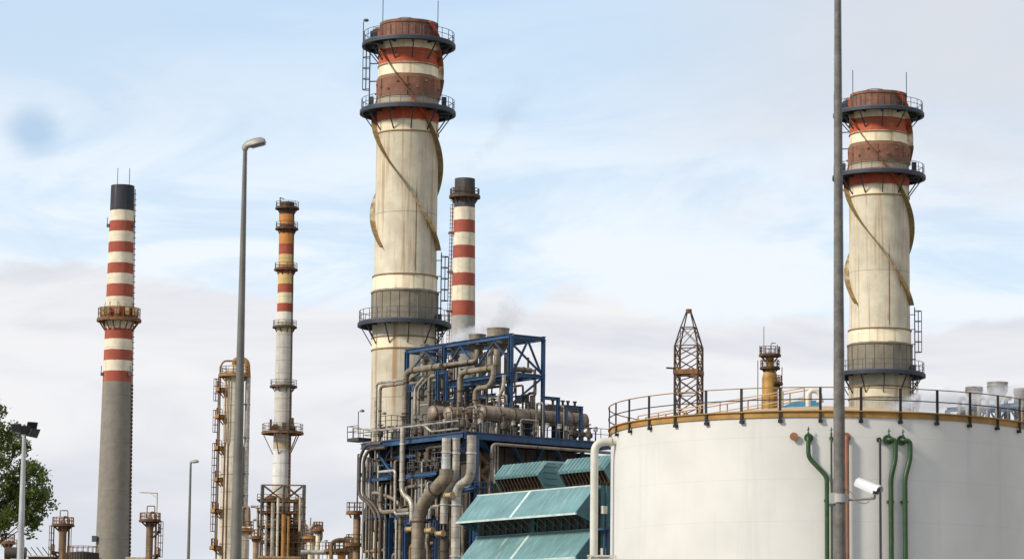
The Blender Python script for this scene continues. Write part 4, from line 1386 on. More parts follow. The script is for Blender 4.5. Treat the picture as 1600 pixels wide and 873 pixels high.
# end wall details: door-like panel, boxes
m = MB()
zc_ = zhood - 3.0
m.box(uv(ur + .02, VB + 3.4, zhood - 2.2), (.06, 1.8, 2.2), UX, VX)
m.box(uv(ur + .0, VB + 3.4, zhood - 2.2), (.08, 1.4, 1.8), UX, VX)
for i in range(6):
    m.bar(uv(ur - .05, VB + 1.0 + i * 1.0, 0), uv(ur - .05, VB + 1.0 + i * 1.0, ztopb), .09)
m.build('panel', M['teal_dark'], fh)
for (x, y, nm, lab) in ((944, 796, 'junction_box', 'cream junction box on the end wall of the teal intake house'), (943, 862, 'junction_box', 'lower cream box on the end wall of the teal intake house')):
    p = hit_u(x, y, ur - .25)
    rt = thing(nm, lab, 'junction box', p)
    m = MB(); m.box(p, (.3, .42, .62), UX, VX); m.build('box', M['cream'], rt)
    m = MB(); m.bar(p - Vector((0, 0, .3)), p - Vector((0, 0, 2.6)), .07); m.build('conduit', M['rail_grey'], rt)
p0, p1 = hit_u(935, 826, ur - .8), hit_u(962, 826, ur - .8)
sp_ = thing('side_landing', 'dark blue landing with railing on the end of the teal intake house', 'platform', p0)
m = MB(); m.bar(p0, p1, 1.4, .2); m.build('floor', M['blue_dark'], sp_)
m = MB(); rail_line(m, [p0 + UX * .0 - UX * .6, p1 - UX * .6], 1.1, .05, .7); m.build('railing', M['blue'], sp_)
m = MB(); m.bar(p0 + VX * .6, p0 + VX * .6 - Vector((0, 0, 6)), .14); m.bar(p0 + VX * .9, p0 + VX * .9 - Vector((0, 0, 6)), .14); m.build('post', M['blue'], sp_)

# corrugated roof vents on the intake house
def roof_vent(label, tl, tr, v_lip):
    """tl, tr: lip ends in the photo"""
    a = hit_v(*tl, v_lip); b_ = hit_v(*tr, v_lip); b_.z = a.z
    ua, ub = (a - O).dot(UX), (b_ - O).dot(UX)
    z = a.z
    root = thing('roof_vent', label, 'roof vent', uv((ua + ub) / 2, v_lip + 1.5, ztopb), 'corrugated roof vents')
    v_b, zt_, zb_ = v_lip + .95, z + 1.05, ztopb
    v_top2 = v_lip + 3.0
    # corrugated sloping front + flat roof: ribbed sheet
    m = MB()
    n = 12
    prof = []
    def sheet(P0, P1):
        # ribs along u
        vs, fs = [], []
        for i in range(n * 4 + 1):
            q = i / (n * 4)
            h = (.0, .17, .17, .0)[i % 4]
            u = ua + (ub - ua) * q
            vs.append(uv(u, P0[0] - h * .6, P0[1] + h)); vs.append(uv(u, P1[0] - h * .6, P1[1] + h))
            vs.append(uv(u, P0[0] + .05, P0[1] - .06)); vs.append(uv(u, P1[0] + .05, P1[1] - .06))
        for i in range(n * 4):
            k_ = i * 4
            fs.append([k_, k_ + 4, k_ + 5, k_ + 1]); fs.append([k_ + 2, k_ + 3, k_ + 7, k_ + 6])
            fs.append([k_, k_ + 2, k_ + 6, k_ + 4]); fs.append([k_ + 1, k_ + 5, k_ + 7, k_ + 3])
        fs.append([0, 1, 3, 2]); e_ = n * 16; fs.append([e_, e_ + 2, e_ + 3, e_ + 1])
        m.add(vs, fs)
    sheet((v_b, zt_), (v_lip, z))
    sheet((v_top2, zt_ + .05), (v_b, zt_))
    m.build('corrugated_roof', M['teal'], root, flat=True)
    for u in (ua, ub):
        m = MB()
        m.poly([uv(u, v_lip, z), uv(u, v_b, zt_), uv(u, v_top2, zt_), uv(u, v_top2 + .9, zb_), uv(u, v_lip + .95, zb_)], .06, -UX if u == ua else UX)
        if u == ub:
            for i in range(5):
                zq = zb_ + (zt_ - zb_) * (i + .5) / 5
                m.bar(uv(u - .03, v_lip + .75 - .2 * (i > 2), zq), uv(u - .03, v_lip + 2.0, zq), .09)
        m.build('side_panel', M['teal'], root)
    m = MB(); m.box(uv((ua + ub) / 2, v_lip + 2.3, (zb_ + zt_) / 2), (abs(ua - ub) - .1, 1.9, zt_ - zb_ - .1), UX, VX); m.build('body', M['filter'], root)
    m = MB()
    for i in range(13):
        u = ua + (ub - ua) * (i + .5) / 13
        m.bar(uv(u, v_lip + .12, z), uv(u, v_lip + 1.0, zb_ + .02), .09)
        m.bar(uv(u, v_lip + 1.0, z + .4), uv(u, v_lip + 1.0, zb_ + .02), .08)
    m.bar(uv(ua, v_lip + 1.0, zb_ + .08), uv(ub, v_lip + 1.0, zb_ + .08), .12)
    m.build('louvre', M['rust_dark'], root)
roof_vent('left corrugated teal roof vent on the intake house', (771.5, 748), (840, 741.5), VB + 1.6)
roof_vent('right corrugated teal roof vent partly behind the white bent pipe', (871.7, 739.5), (944, 733), VB + 1.6)

# ------------------------------------------------------------------ the white tank
DT = 165.0
pT = at(1290, 650, DT)
TC = Vector((pT.x, pT.y, 0))
TR = 11.1
ZR = zat(1282, 646, DT - TR)               # rim level
tk = thing('storage_tank', 'large round white storage tank with an ochre rim and black railing, right foreground', 'tank', TC)
tm, t, b, co = new_mat('tank_white_paint')
c_ = weather(t, co, (0.60, 0.575, 0.53), 0.08, 0.25, streak=(0.47, 0.45, 0.42), st_amt=0.4, st_th=0.58, streak_sc=(.9, .9, .05), spot=(0.42, 0.36, 0.28), spot_th=0.76, spot_sc=2.5)
c_ = seams(t, co, c_, 2.03, .03, .10, .4)
sp = t.n('ShaderNodeSeparateXYZ'); t.l(co, sp.inputs[0])
ang = t.math('ARCTAN2', sp.outputs[1], sp.outputs[0])
row = t.math('FLOOR', t.math('DIVIDE', sp.outputs[2], 2.03))
fr_ = t.math('FRACT', t.math('ADD', t.math('MULTIPLY', ang, 14 / (2 * PI)), t.math('MULTIPLY', row, .37)))
c_ = t.mix(t.math('MULTIPLY', t.math('LESS_THAN', fr_, .006), .08), c_, (0.1, 0.09, 0.08))
t.l(c_, b.inputs['Base Color'])
b.inputs['Roughness'].default_value = 0.5
bp = t.n('ShaderNodeBump'); bp.inputs['Strength'].default_value = .25; bp.inputs['Distance'].default_value = .05
t.l(t.noise(co, .5, 3, .5), bp.inputs['Height']); t.l(bp.outputs[0], b.inputs['Normal'])
MB().lathe(TC, [(TR, 0), (TR, ZR - .12)], 160).build('shell', tm, tk)
m = MB(); m.lathe(TC, [(TR - .02, ZR - .15), (TR + .07, ZR - .15), (TR + .07, ZR + .12), (TR + .16, ZR + .12), (TR + .16, ZR + .17), (TR - .05, ZR + .17)], 160, True); m.build('rim', M['gold'], tk)
RISE = 1.28
MB().lathe(TC, [(TR, ZR + .12), (TR * .66, ZR + .15 + RISE * .40), (TR * .33, ZR + .15 + RISE * .76), (1.0, ZR + .12 + RISE), (0.01, ZR + .12 + RISE)], 96).build('roof', M['roof_tan'], tk)
# rim railing: ochre top rail, black posts
m = MB(); m.ringbar(TC, TR + .13, ZR + 1.28, .045, 120); m.build('top_rail', mat('brown_rail_paint', (0.24, 0.125, 0.03), .6), tk)
m = MB(); m.ringbar(TC, TR + .13, ZR + .70, .045, 120); m.build('mid_rail', M['rail_black'], tk)
ph0 = math.atan2(hit_cyl(1282, 640, TC, TR).y - TC.y, hit_cyl(1282, 640, TC, TR).x - TC.x)
for i in range(36):
    a = ph0 + i * R(10)
    e = Vector((math.cos(a), math.sin(a), 0))
    tg = Vector((-e.y, e.x, 0))
    m = MB()
    m.box(TC + e * (TR + .13) + Vector((0, 0, ZR + .45)), (.05, .13, 1.68), e, tg)
    m.box(TC + e * (TR + .08) + Vector((0, 0, ZR - .34)), (.16, .20, .14), e, tg)
    m.build('rail_post', M['rail_black'], tk)
# walkway with handrails up to the crown
a_s = R(152)
p0 = TC + Vector((math.cos(a_s), math.sin(a_s), 0)) * (TR * .95)
roof_z = lambda r_: ZR + .15 + RISE * (1 - r_ / TR)
p1 = TC + Vector((-.9, .3, 0))
d_ = (p1 - p0).normalized(); sd_ = Vector((-d_.y, d_.x, 0))
for k_, (o_, mt) in enumerate(((.45, 'gold'), (-.45, 'rail_black'))):
    m = MB()
    q0 = p0 + sd_ * o_ + Vector((0, 0, roof_z(TR * .95))); q1 = p1 + sd_ * o_ + Vector((0, 0, roof_z(0.9)))
    q1b = q1 + d_ * .4
    for h in (1.1, .6):
        m.bar(q0 + Vector((0, 0, h)), q1 + Vector((0, 0, h)), .05)
    for i in range(9):
        q = q0 + (q1 - q0) * i / 8
        m.bar(q, q + Vector((0, 0, 1.1)), .05)
    m.build('stair_rail', M['gold' if k_ == 0 else 'tan'], tk)
m = MB(); q0 = p0 + Vector((0, 0, roof_z(TR * .95) + .06)); q1 = p1 + Vector((0, 0, roof_z(0.9) + .06)); m.bar(q0, q1, .8, .06); m.build('stair_tread', M['grate'], tk)
# sky-blue hatch cover and the white gooseneck vent near the crown
ZC = ZR + .12 + RISE
pa, pb_ = at(1205, 637, DT - 1.5), at(1280, 626, DT - 1.5)
m = MB(); m.poly([at(1206, 640, DT - 1.5), at(1240, 628, DT - 1.5), at(1283, 624, DT - 1.5), at(1283, 640, DT - 1.5)], 1.6, (0, 1, 0)); m.build('hatch_cover', M['roof_blue'], tk)
m = MB()
pts = []
cg = at(1272, 619, DT - 2.2)
for i in range(13):
    a = PI * i / 12
    pts.append(cg + Vector((-.30 * math.cos(a), 0, .30 * math.sin(a))))
pts = [pts[0] - Vector((0, 0, .55))] + pts + [pts[-1] - Vector((0, 0, .25))]
m.tube(pts, .135, 14); m.tube([pts[-1] - Vector((0, 0, .05)), pts[-1] + Vector((0, 0, .06))], .19, 14); m.build('gooseneck_vent', M['cream_pipe'], tk)

# foam pipes and nozzles on the shell
def tank_pipe(pts, r, mt, name='riser_pipe', off=.26, start=None, label=None, cap=True):
    P = []
    prev = None
    for (x, y) in pts:
        q = hit_cyl(x, y, TC, TR + off)
        if prev is not None and abs(x - prev[0]) < 6: q = Vector((P[-1].x, P[-1].y, q.z))
        P.append(q); prev = (x, y)
    if start:
        f = hit_cyl(*start, TC, TR + off)
        P = [f] + P
    e = (Vector((P[0].x, P[0].y, 0)) - TC).normalized()
    P = [P[0] - e * (off + .05)] + P
    m = MB(); m.tube(P, r, 14, r * 2.4)
    o_ = m.build(name, M[mt], tk, label=label)
    if cap:
        m = MB(); m.tube([P[1] - e * (off - .02), P[1] - e * (off - .10)], r * 2.0, 18); m.build('flange', M[mt], o_)
        if mt == 'green_pipe':
            m = MB(); m.bar(P[1] + Vector((0, 0, r * .8)), P[1] + Vector((0, 0, .52)), .035); m.tube([P[1] + Vector((0, 0, r)), P[1] + Vector((0, 0, .26))], .05, 8); m.bar(P[1] + Vector((-.06, 0, .36)), P[1] + Vector((.08, 0, .42)), .04); m.build('vent_valve', M['green_pipe'], o_)
    # pipe clamps
    m = MB()
    for z in (ZR - 4.2, ZR - 8.5):
        if z > 0.5 and P[-1].z < z < P[2].z:
            m.box(Vector((P[-1].x, P[-1].y, z)) - e * .12, (r * 2.6, .26, .10), Vector((-e.y, e.x, 0)), e)
    if m.v: m.build('clamp', M[mt], o_)
tank_pipe([(1263, 683), (1263, 714), (1292, 744), (1292, 1050)], .11, 'green_pipe', label='green riser with an S bend to the right, left of the tall pole')
tank_pipe([(1399, 687), (1399, 716), (1392, 746), (1392, 1050)], .12, 'green_pipe', start=(1389, 686), label='left one of the pair of kinked green risers')
tank_pipe([(1422, 689), (1422, 716), (1414, 746), (1414, 1050)], .12, 'green_pipe', start=(1411, 687), label='right one of the pair of kinked green risers')
tank_pipe([(1375, 686), (1377, 1050)], .06, 'black', label='thin black riser')
tank_pipe([(1323, 682), (1323, 1050)], .11, 'orange_pipe', label='orange riser half hidden by the tall pole')
tank_pipe([(1299, 684), (1301, 1050)], .05, 'green_pipe', label='thin green riser behind the tall pole')
p = hit_cyl(1241.5, 682, TC, TR)
e = (Vector((p.x, p.y, 0)) - TC).normalized()
m = MB(); m.tube([p - e * .05, p + e * .16], .15, 18); m.tube([p + e * .16, p + e * .22], .20, 18); m.build('nozzle', M['orange_pipe'], tk)

# off-white bent pipe left of the tank
P = [at(966, 690, 163), at(929, 690, 163)]
P[1].z = P[0].z
P.append(Vector((P[1].x, P[1].y, 0)))
wp = thing('bent_pipe', 'off-white bent pipe entering the left side of the tank', 'pipe', (P[1].x, P[1].y, 0))
m = MB(); m.tube(P, .20, 20, .62, k=8); m.build('run', M['cream_pipe'], wp)
m = MB(); m.tube([at(952, 690, 163), at(956, 690, 163)], .25, 20); m.build('flange', M['cream_pipe'], wp)
m = MB(); q = P[1].copy(); q.z = zat(929, 868, 163); m.bar(q - Vector((.35, .25, 0)), q + Vector((1.6, -.25, 0)), .08); m.bar(q - Vector((.3, -.28, .1)), q + Vector((1.6, .28, -.1)), .1); m.build('clamp', M['cream_pipe'], wp)

# ------------------------------------------------------------------ poles and lamps in front
# tall grey pole with the camera
DP = 42.0
pb0 = at(1312, 900, DP)
pol = thing('pole', 'tall grey galvanised pole in front of the white tank', 'pole', (pb0.x, pb0.y, 0))
c_ = Vector((pb0.x, pb0.y, 0))
m = MB()
wz = lambda z: (0.0855 - (z - 3.8) / 7.2 * .037)
m.lathe(c_, [(.16, 0), (.16, .03), (.105, .03), (wz(3.8), 3.8), (wz(8), 8), (wz(11.2), 11.2), (.042, 13), (0, 13.02)], 32)
m.build('shaft', M['pole_grey'], pol)
zcm = zat(1304, 778, DP)
m = MB()
m.lathe(c_, [(.083, zcm - .055), (.10, zcm - .055), (.10, zcm + .055), (.083, zcm + .055)], 24, True)
m.box(c_ + Vector((-.085, -.02, zcm)), (.09, .10, .14)); m.box(c_ + Vector((.09, 0, zcm)), (.05, .07, .10))
m.build('clamp', mat('pale_clamp', (0.5, 0.48, 0.45), 0.5), pol)
cc = thing('security_camera', 'white security camera on a bracket clamped to the tall pole', 'camera', c_ + Vector((.3, 0, zcm)))
m = MB()
m.tube([c_ + Vector((.09, 0, zcm - .02)), c_ + Vector((.46, -.05, zcm + .0)), c_ + Vector((.46, -.05, zcm + .05))], .017, 10, .03)
m.tube([c_ + Vector((.08, 0, zcm + .12)), c_ + Vector((.16, -.02, zcm + .08)), c_ + Vector((.22, -.05, zcm - .05)), c_ + Vector((.36, -.05, zcm - .07)), c_ + Vector((.42, -.05, zcm + .02))], .008, 6, .05)
m.build('bracket', mat('bracket_grey', (0.25, 0.24, 0.22), .6), cc)
# housing: axis points right-down and a little towards the viewer
h0, h1 = at(1343, 754.5, DP), at(1367.5, 765, DP - .16)
ax = (h1 - h0).normalized()
h0 = h0 - ax * .045; h1 = h1 + ax * .02
sx = ax.cross(Vector((0, 0, 1))).normalized(); sz = sx.cross(ax)
m = MB()
vs, fs = [], []
secs = [(h0, .72), (h0 + ax * .02, .95), (h0 + (h1 - h0) * .5, 1.0), (h1, 1.0)]
prof = [(-.082, -.06), (-.085, .0), (-.075, .045), (-.045, .078), (0, .088), (.045, .078), (.075, .045), (.085, .0), (.082, -.06), (0, -.066)]
prof = [(a_ * .84, b_ * .84) for a_, b_ in prof]
n = len(prof)
for c1_, s_ in secs:
    for (a_, b_) in prof: vs.append(c1_ + sx * a_ * s_ + sz * b_ * s_)
for i in range(len(secs) - 1):
    for j in range(n):
        fs.append([i * n + j, i * n + (j + 1) % n, (i + 1) * n + (j + 1) % n, (i + 1) * n + j])
fs.append(list(reversed(range(n)))); fs.append([(len(secs) - 1) * n + j for j in range(n)])
m.add(vs, fs)
m.build('housing', M['white'], cc)
m = MB(); m.box(h1 + ax * .006 - sz * .005, (.11, .02, .085), sx, ax); m.build('window', M['glass_dark'], cc)
m = MB(); m.poly([h1 + sx * a_ * 1.05 + sz * (b_ * 1.05) for (a_, b_) in prof[1:8]], .06, ax)
m = MB()
for (a1, b1_), (a2, b2_) in zip(prof[1:8], prof[2:8]):
    m.poly([h1 + sx * a1 * 1.04 + sz * b1_ * 1.04, h1 + sx * a2 * 1.04 + sz * b2_ * 1.04, h1 + ax * .05 + sx * a2 * 1.04 + sz * b2_ * 1.04, h1 + ax * .05 + sx * a1 * 1.04 + sz * b1_ * 1.04], .006, (sx * (a1 + a2) + sz * (b1_ + b2_)))
m.build('sunshield', M['white'], cc)

def street_lamp(label, xb, xt, ytop, D, wtop, wbot, head_px, tilt, dirx=1, group=None):
    p = at(xt, ytop, D)
    c_ = Vector((p.x, p.y, 0))
    root = thing('street_lamp', label, 'street lamp', c_)
    zt_ = p.z
    m = MB(); z8 = zat(xb, 873, D)
    rt_, rb_ = wtop / FPX * D / 2, wbot / FPX * D / 2
    sl = (rb_ - rt_) / (zt_ - z8)
    m.lathe(c_, [(rb_ + sl * z8 + .06, 0), (rb_ + sl * z8 + .06, .5), (rb_ + sl * z8, .55), (rb_, z8), (rt_, zt_), (0, zt_)], 24)
    m.build('pole', M['lamp_grey'], root)
    L = head_px / FPX * D
    # knuckle and head
    ax = Vector((dirx * math.cos(tilt), -.25, math.sin(tilt))).normalized()
    sx = ax.cross(Vector((0, 0, 1))).normalized(); sz = sx.cross(ax)
    b0 = Vector((p.x, p.y, zt_)) - ax * L * .10
    m = MB(); m.lathe(Vector((p.x, p.y, zt_)), [(rt_, -L * .02), (L * .12, L * .02), (L * .13, L * .10), (L * .08, L * .2), (0, L * .22)], 16); m.build('knuckle', M['lamp_head'], root)
    m = MB()
    secs = [(0, .05, .04, .02), (.06, .10, .12, -.02), (.25, .15, .20, -.02), (.55, .19, .22, -.02), (.85, .17, .20, -.02), (.97, .12, .13, -.01), (1.0, .05, .05, .0)]
    vs, fs = [], []
    n = 14
    for (q, wd, ht, dn) in secs:
        for j in range(n):
            a = 2 * PI * j / n
            y = math.sin(a)
            vs.append(b0 + ax * L * q + sx * L * wd * math.cos(a) + sz * L * ((ht * 1.25 if y > 0 else .06) * y + .11))
    for i in range(len(secs) - 1):
        for j in range(n): fs.append([i * n + j, i * n + (j + 1) % n, (i + 1) * n + (j + 1) % n, (i + 1) * n + j])
    fs.append(list(reversed(range(n)))); fs.append([(len(secs) - 1) * n + j for j in range(n)])
    m.add(vs, fs); hd = m.build('lamp_head', M['lamp_head'], root)
    m = MB(); m.box(b0 + ax * L * .66 + sz * L * .045, (L * .55, L * .26, L * .05), ax, sx); m.build('lens', M['glass_dark'], hd)
    return root
street_lamp('tall grey street lamp with its head tilted to the right, beside the slender banded chimney', 365, 383, 235, 60, 6.5, 18, 40, R(13))
street_lamp('short distant street lamp standing between the two left chimneys', 294, 298, 724, 110, 3.2, 5, 15, R(6))

# floodlight mast by the tree
DM = 90
p = at(38, 676, DM)
fm = thing('floodlight_mast', 'pale mast with a cluster of dark floodlights in front of the tree', 'floodlight mast', (p.x, p.y, 0))
c_ = Vector((p.x, p.y, 0))
m = MB(); m.lathe(c_, [(.13, 0), (.10, zat(30, 873, DM)), (.055, p.z), (0, p.z)], 20); m.build('mast', mat('pale_mast', (0.42, 0.42, 0.42), .5, .3), fm)
m = MB(); m.bar(p + Vector((-.26, 0, .02)), p + Vector((.36, .1, -.10)), .10, .07); m.build('crossbar', M['lamp_grey'], fm)
for i, (dx_, dz_, yaw) in enumerate(((-.20, .16, .15), (.06, .10, -.3), (.27, .02, -.9), (.18, .22, -.5))):
    rt = p + Vector((dx_, -.05 + .12 * (i == 3), dz_))
    ax = Vector((math.sin(yaw) * -1, -math.cos(yaw), -.55)).normalized()
    sx = ax.cross(Vector((0, 0, 1))).normalized(); sz = sx.cross(ax)
    m = MB()
    vs = []
    for (q, s_) in ((-.11, .55), (.0, .9), (.06, 1.05)):
        for (a_, b_) in ((-1, -1), (1, -1), (1, 1), (-1, 1)):
            vs.append(rt + ax * q + sx * a_ * .15 * s_ + sz * b_ * .12 * s_)
    fs = [[3, 2, 1, 0], [8, 9, 10, 11]]
    for k_ in (0, 4):
        for j in range(4): fs.append([k_ + j, k_ + (j + 1) % 4, k_ + 4 + (j + 1) % 4, k_ + 4 + j])
    m.add(vs, fs); fl = m.build('floodlight', M['black' if i else 'lamp_grey'], fm)
    m = MB(); m.box(rt + ax * .065, (.27, .21, .01), sx, sz); m.build('lens', M['glass_dark'], fl)

# ------------------------------------------------------------------ refinery units on the left
# fractionating column
D5 = 480
p = at(366, 600, D5)
c_ = Vector((p.x, p.y, 0))
fc = thing('distillation_column', 'tall silver distillation column with an arched overhead pipe, behind the tall street lamp', 'column', c_)
zf = lambda y: zat(366, y, D5)
m = MB()
m.lathe(c_, [(1.75, 0), (1.7, zf(700)), (1.55, zf(690)), (1.5, zf(600)), (1.35, zf(588)), (1.3, zf(580)), (.9, zf(572)), (0, zf(568))], 36)
m.build('shell', M['vessel'], fc)
m = MB()
P = [c_ + Vector((0, 0, zf(575))), c_ + Vector((.0, -.2, zf(561))), c_ + Vector((1.9, -.4, zf(562))), c_ + Vector((2.1, -.4, zf(590))), c_ + Vector((2.1, -.4, 5))]
m.tube(P[:4], .42, 14, 1.2); m.build('overhead_pipe', M['orange'], fc)
m = MB(); m.tube(P[3:], .40, 14)
m.build('downcomer', M['pipe_lite'], fc)
m = MB(); m.tube([c_ + Vector((-2.1, -.3, 8)), c_ + Vector((-2.1, -.3, zf(572))), c_ + Vector((-1.6, -.3, zf(564))), c_ + Vector((0, -.3, zf(564)))], .14, 8, .5); m.tube([c_ + Vector((-.6, -1.75, 4)), c_ + Vector((-.6, -1.65, zf(590)))], .09, 8); m.tube([c_ + Vector((-1.1, -1.5, 4)), c_ + Vector((-1.1, -1.4, zf(590)))], .09, 8); m.build('riser', M['vessel_rust'], fc)
ring_platform(fc, c_, zf(585), 1.4, 2.3, M['orange'], M['rust_dark'], 8, .4, 1.1, .08, 12, 1.0)
for k_, y in enumerate((607, 649, 698, 747, 796, 853)):
    ring_platform(fc, c_, zf(y), 1.55, 2.6 + .35 * (k_ > 3), M['orange'], M['rusty'], 3, .5, 1.1, .08, 5, 1.4, a0=PI - .75, a1=PI + .75)
m = MB()
for k_, (y0, y1) in enumerate(((649, 590), (698, 640), (853, 690))):
    ladder(m, c_ + Vector((-2.35, -.2, zf(y0))), c_ + Vector((-2.35, -.2, zf(y1))), Vector((-1, 0, 0)), .5, t=.08)
m.build('ladder', M['rust_dark'], fc)
m = MB()
for y in (632, 684, 740, 774):
    m.bar(c_ + Vector((.8, -1.3, zf(y))), c_ + Vector((2.5, -.5, zf(y))), .2)
m.build('pipe_bracket', M['rail_grey'], fc)

# stubby vessel to its right with a gold rim
def vessel(label, xc, ytop, wpx, D, mt, plat='orange', name='vessel', dome=.35, plat_w=.6, group=None, ybase=None):
    p = at(xc, ytop, D); c_ = Vector((p.x, p.y, 0))
    r = wpx / FPX * D / 2
    rt = thing(name, label, 'vessel', c_, group)
    m = MB(); m.lathe(c_, [(r, 0), (r, p.z), (r * .85, p.z + r * dome * .6), (r * .4, p.z + r * dome), (0, p.z + r * dome * 1.05)], 28); m.build('shell', M[mt], rt)
    if plat: ring_platform(rt, c_, p.z, r, r + plat_w, M[plat], M['rusty'], 8, .35, 1.1, .08, 10, .8)
    return rt, c_, p.z, r
rt, c_, z, r = vessel('pale stubby vessel with an ochre platform at the foot of the distillation column', 379, 826, 22, 470, 'vessel')
m = MB(); m.tube([c_ + Vector((0, 0, z)), c_ + Vector((0, 0, z + 3.2)), c_ + Vector((.8, 0, z + 3.2)), c_ + Vector((.9, 0, z + .4))], .3, 10, .4); m.build('top_pipe', M['vessel_rust'], rt)
# lattice base around the thin chimney
D6 = 512
lb = thing('lattice_tower', 'square steel lattice tower around the foot of the slender banded chimney', 'steel frame', at(441, 873, D6) * Vector((1, 1, 0)) if False else (at(441, 873, D6).x, at(441, 873, D6).y, 0))
def q6(x, y, dy=0): return at(x, y, D6 + dy)
for dy in (0, 4.4, 9):
    sh = (0, 1.3, 2.5)[(0, 4.4, 9).index(dy)]
    xs = (409 + sh, 443 + sh, 474 + sh)
    m = MB()
    for x in xs:
        p = q6(x, 757, dy); m.bar(Vector((p.x, p.y, 0)), p, .26)
    m.build('column', M['lamp_grey'], lb)
    m = MB()
    for y in (757, 782, 800, 823, 846, 868):
        a_, b_ = q6(xs[0], y, dy), q6(xs[2], y, dy); b_.z = a_.z
        m.bar(a_, b_, .2)
    for y in (791, 812, 834, 857):
        a_, b_ = q6(xs[0] - 3, y, dy), q6(xs[2] + 2, y, dy); b_.z = a_.z
        m.bar(a_, b_, .1)
    for x in (417, 426, 434, 451, 459, 467):
        p = q6(x, 782, dy); m.bar(Vector((p.x, p.y, 0)), p, .11)
    m.build('beam', M['rail_grey' if dy else 'rusty'], lb)
    m = MB()
    for y0, y1 in ((757, 782), (800, 823), (823, 846), (846, 873)):
        for xa, xb in ((xs[0], xs[1]), (xs[1], xs[2])):
            m.bar(q6(xa, y0, dy), q6(xb, y1, dy), .14); m.bar(q6(xb, y0, dy), q6(xa, y1, dy), .14)
    m.build('brace', M['rust_dark'], lb)
m = MB()
for y in (782, 800, 823, 846):
    a_, b_ = q6(404, y, 3), q6(476, y, 3)
    m.bar(a_, Vector((b_.x, b_.y, a_.z)), 6, .2)
m.build('floor', M['rust_dark'], lb)
m = MB()
for y in (782, 800, 823, 846):
    a_ = q6(402, y, -.2); b_ = q6(477, y, -.2); b_.z = a_.z
    rail_line(m, [a_, b_], 1.1, .08, 1.4)
m.build('railing', M['rusty'], lb)
for i, (x, y0, y1, w_, mt, lab) in enumerate(((424, 905, 785, 6, 'pipe_lite', 'pale upright pipe left of centre in the lattice tower'), (414, 905, 805, 4, 'pipe_lite', 'thin pale upright pipe at the left side of the lattice tower'),
                                        (441.5, 905, 803, 7, 'orange', 'left of two orange upright pipes in front of the lattice tower'), (449, 905, 806, 4, 'orange', 'right of two orange upright pipes in front of the lattice tower'),
                                        (432, 905, 778, 4, 'vessel', 'slim pale riser behind the orange pipes'), (468, 830, 775, 3.5, 'vessel', 'short pale riser at the right side of the lattice tower'))):
    P = path([(x, y0), (x, y1)], lambda a_, b_: at(a_, b_, D6 - 1.2))
    MB().tube(P, w_ / FPX * D6 / 2, 12).build('upright_pipe', M[mt], label=lab, cat='pipe')
rl = random.Random(4)
ups = []
for i in range(22):
    x = rl.uniform(400, 480); y1 = rl.uniform(790, 858)
    P = path([(x, 905), (x, y1), (x + rl.choice((-9, -5, 6, 10)), y1 - .5)], lambda a_, b_: at(a_, b_, D6 + rl.uniform(0, 8)))
    P[1] = Vector((P[0].x, P[0].y, P[1].z)); P[2] = Vector((P[2].x, P[0].y, P[1].z))
    r_ = rl.uniform(.1, .3)
    ups.append(MB().tube(P, r_, 9, r_ * 3).build('elbow_pipe', M[rl.choice(('vessel', 'vessel', 'vessel_rust', 'pipe_lite', 'rust_dark'))], cat='pipe', group='elbow pipes in the lattice tower'))
ups.sort(key=lambda o: -o.dimensions.z)
number(ups[:11], 'taller hooked pipe inside the lattice tower')
number(ups[11:], 'shorter hooked pipe inside the lattice tower')
rt, c_, z, r = vessel('broad rusty brown vessel inside the right half of the lattice tower', 458, 822, 20, 514, 'vessel_rust')
rt, c_, z, r = vessel('small dark vessel high in the lattice tower beside the chimney', 425, 776, 14, 515, 'rust_dark', plat=None)
rt, c_, z, r = vessel('small pale drum on the upper floor of the lattice tower', 463, 778, 9, 514, 'vessel', plat=None)
rt, c_, z, r = vessel('dark brown vessel low in the middle of the lattice tower', 436, 838, 15, 518, 'rust_dark', plat='rusty')
rt, c_, z, r = vessel('low brown vessel with gooseneck pipe right of the lattice tower', 486, 838, 13, 500, 'vessel')
m = MB(); m.tube([c_ + Vector((0, 0, z)), c_ + Vector((0, 0, z + 1.8)), c_ + Vector((1.5, 0, z + 1.8)), c_ + Vector((1.5, 0, z - .5)), c_ + Vector((.5, 0, z - 1))], .34, 10, .7); m.tube([c_ + Vector((-.2, 0, z)), c_ + Vector((-.1, 0, z + 3))], .1, 8); m.build('gooseneck', M['pipe'], rt)
rt, c_, z, r = vessel('rusty orange exchanger with arched pipes left of the big pipe structure', 534, 858, 13, 490, 'orange', plat='rusty')
m = MB(); m.tube([c_ + Vector((-1.6, 0, z - 1.5)), c_ + Vector((-1.6, 0, z + 1.2)), c_ + Vector((0, 0, z + 1.6)), c_ + Vector((1.2, 0, z + 1.2)), c_ + Vector((1.2, 0, z - 1.5))], .32, 10, .9); m.tube([c_ + Vector((.3, 0, z)), c_ + Vector((.3, 0, z + 1.9)), c_ + Vector((1.7, 0, z + 1.9)), c_ + Vector((1.7, 0, z - 2))], .16, 8, .5); m.build('arched_pipe', M['vessel_rust'], rt)
P = path([(470, 862), (556, 864)], lambda a_, b_: at(a_, b_, 495))
rt = thing('pipe_bridge', 'long level pipe with rusty railing between the lattice tower and the pipe structure', 'pipe', P[0])
m = MB(); m.tube(P, .35, 12); m.build('run', M['pipe_lite'], rt)
m = MB(); rail_line(m, [P[0] + Vector((0, .8, .4)), P[1] + Vector((0, .8, .4))], 1.2, .08, 1.5); m.build('railing', M['rusty'], rt)
m = MB()
for q in (.1, .5, .9):
    c1_ = P[0] + (P[1] - P[0]) * q; m.bar(Vector((c1_.x, c1_.y, 0)), c1_ - Vector((0, 0, .3)), .35)
m.build('post', M['rust_dark'], rt)
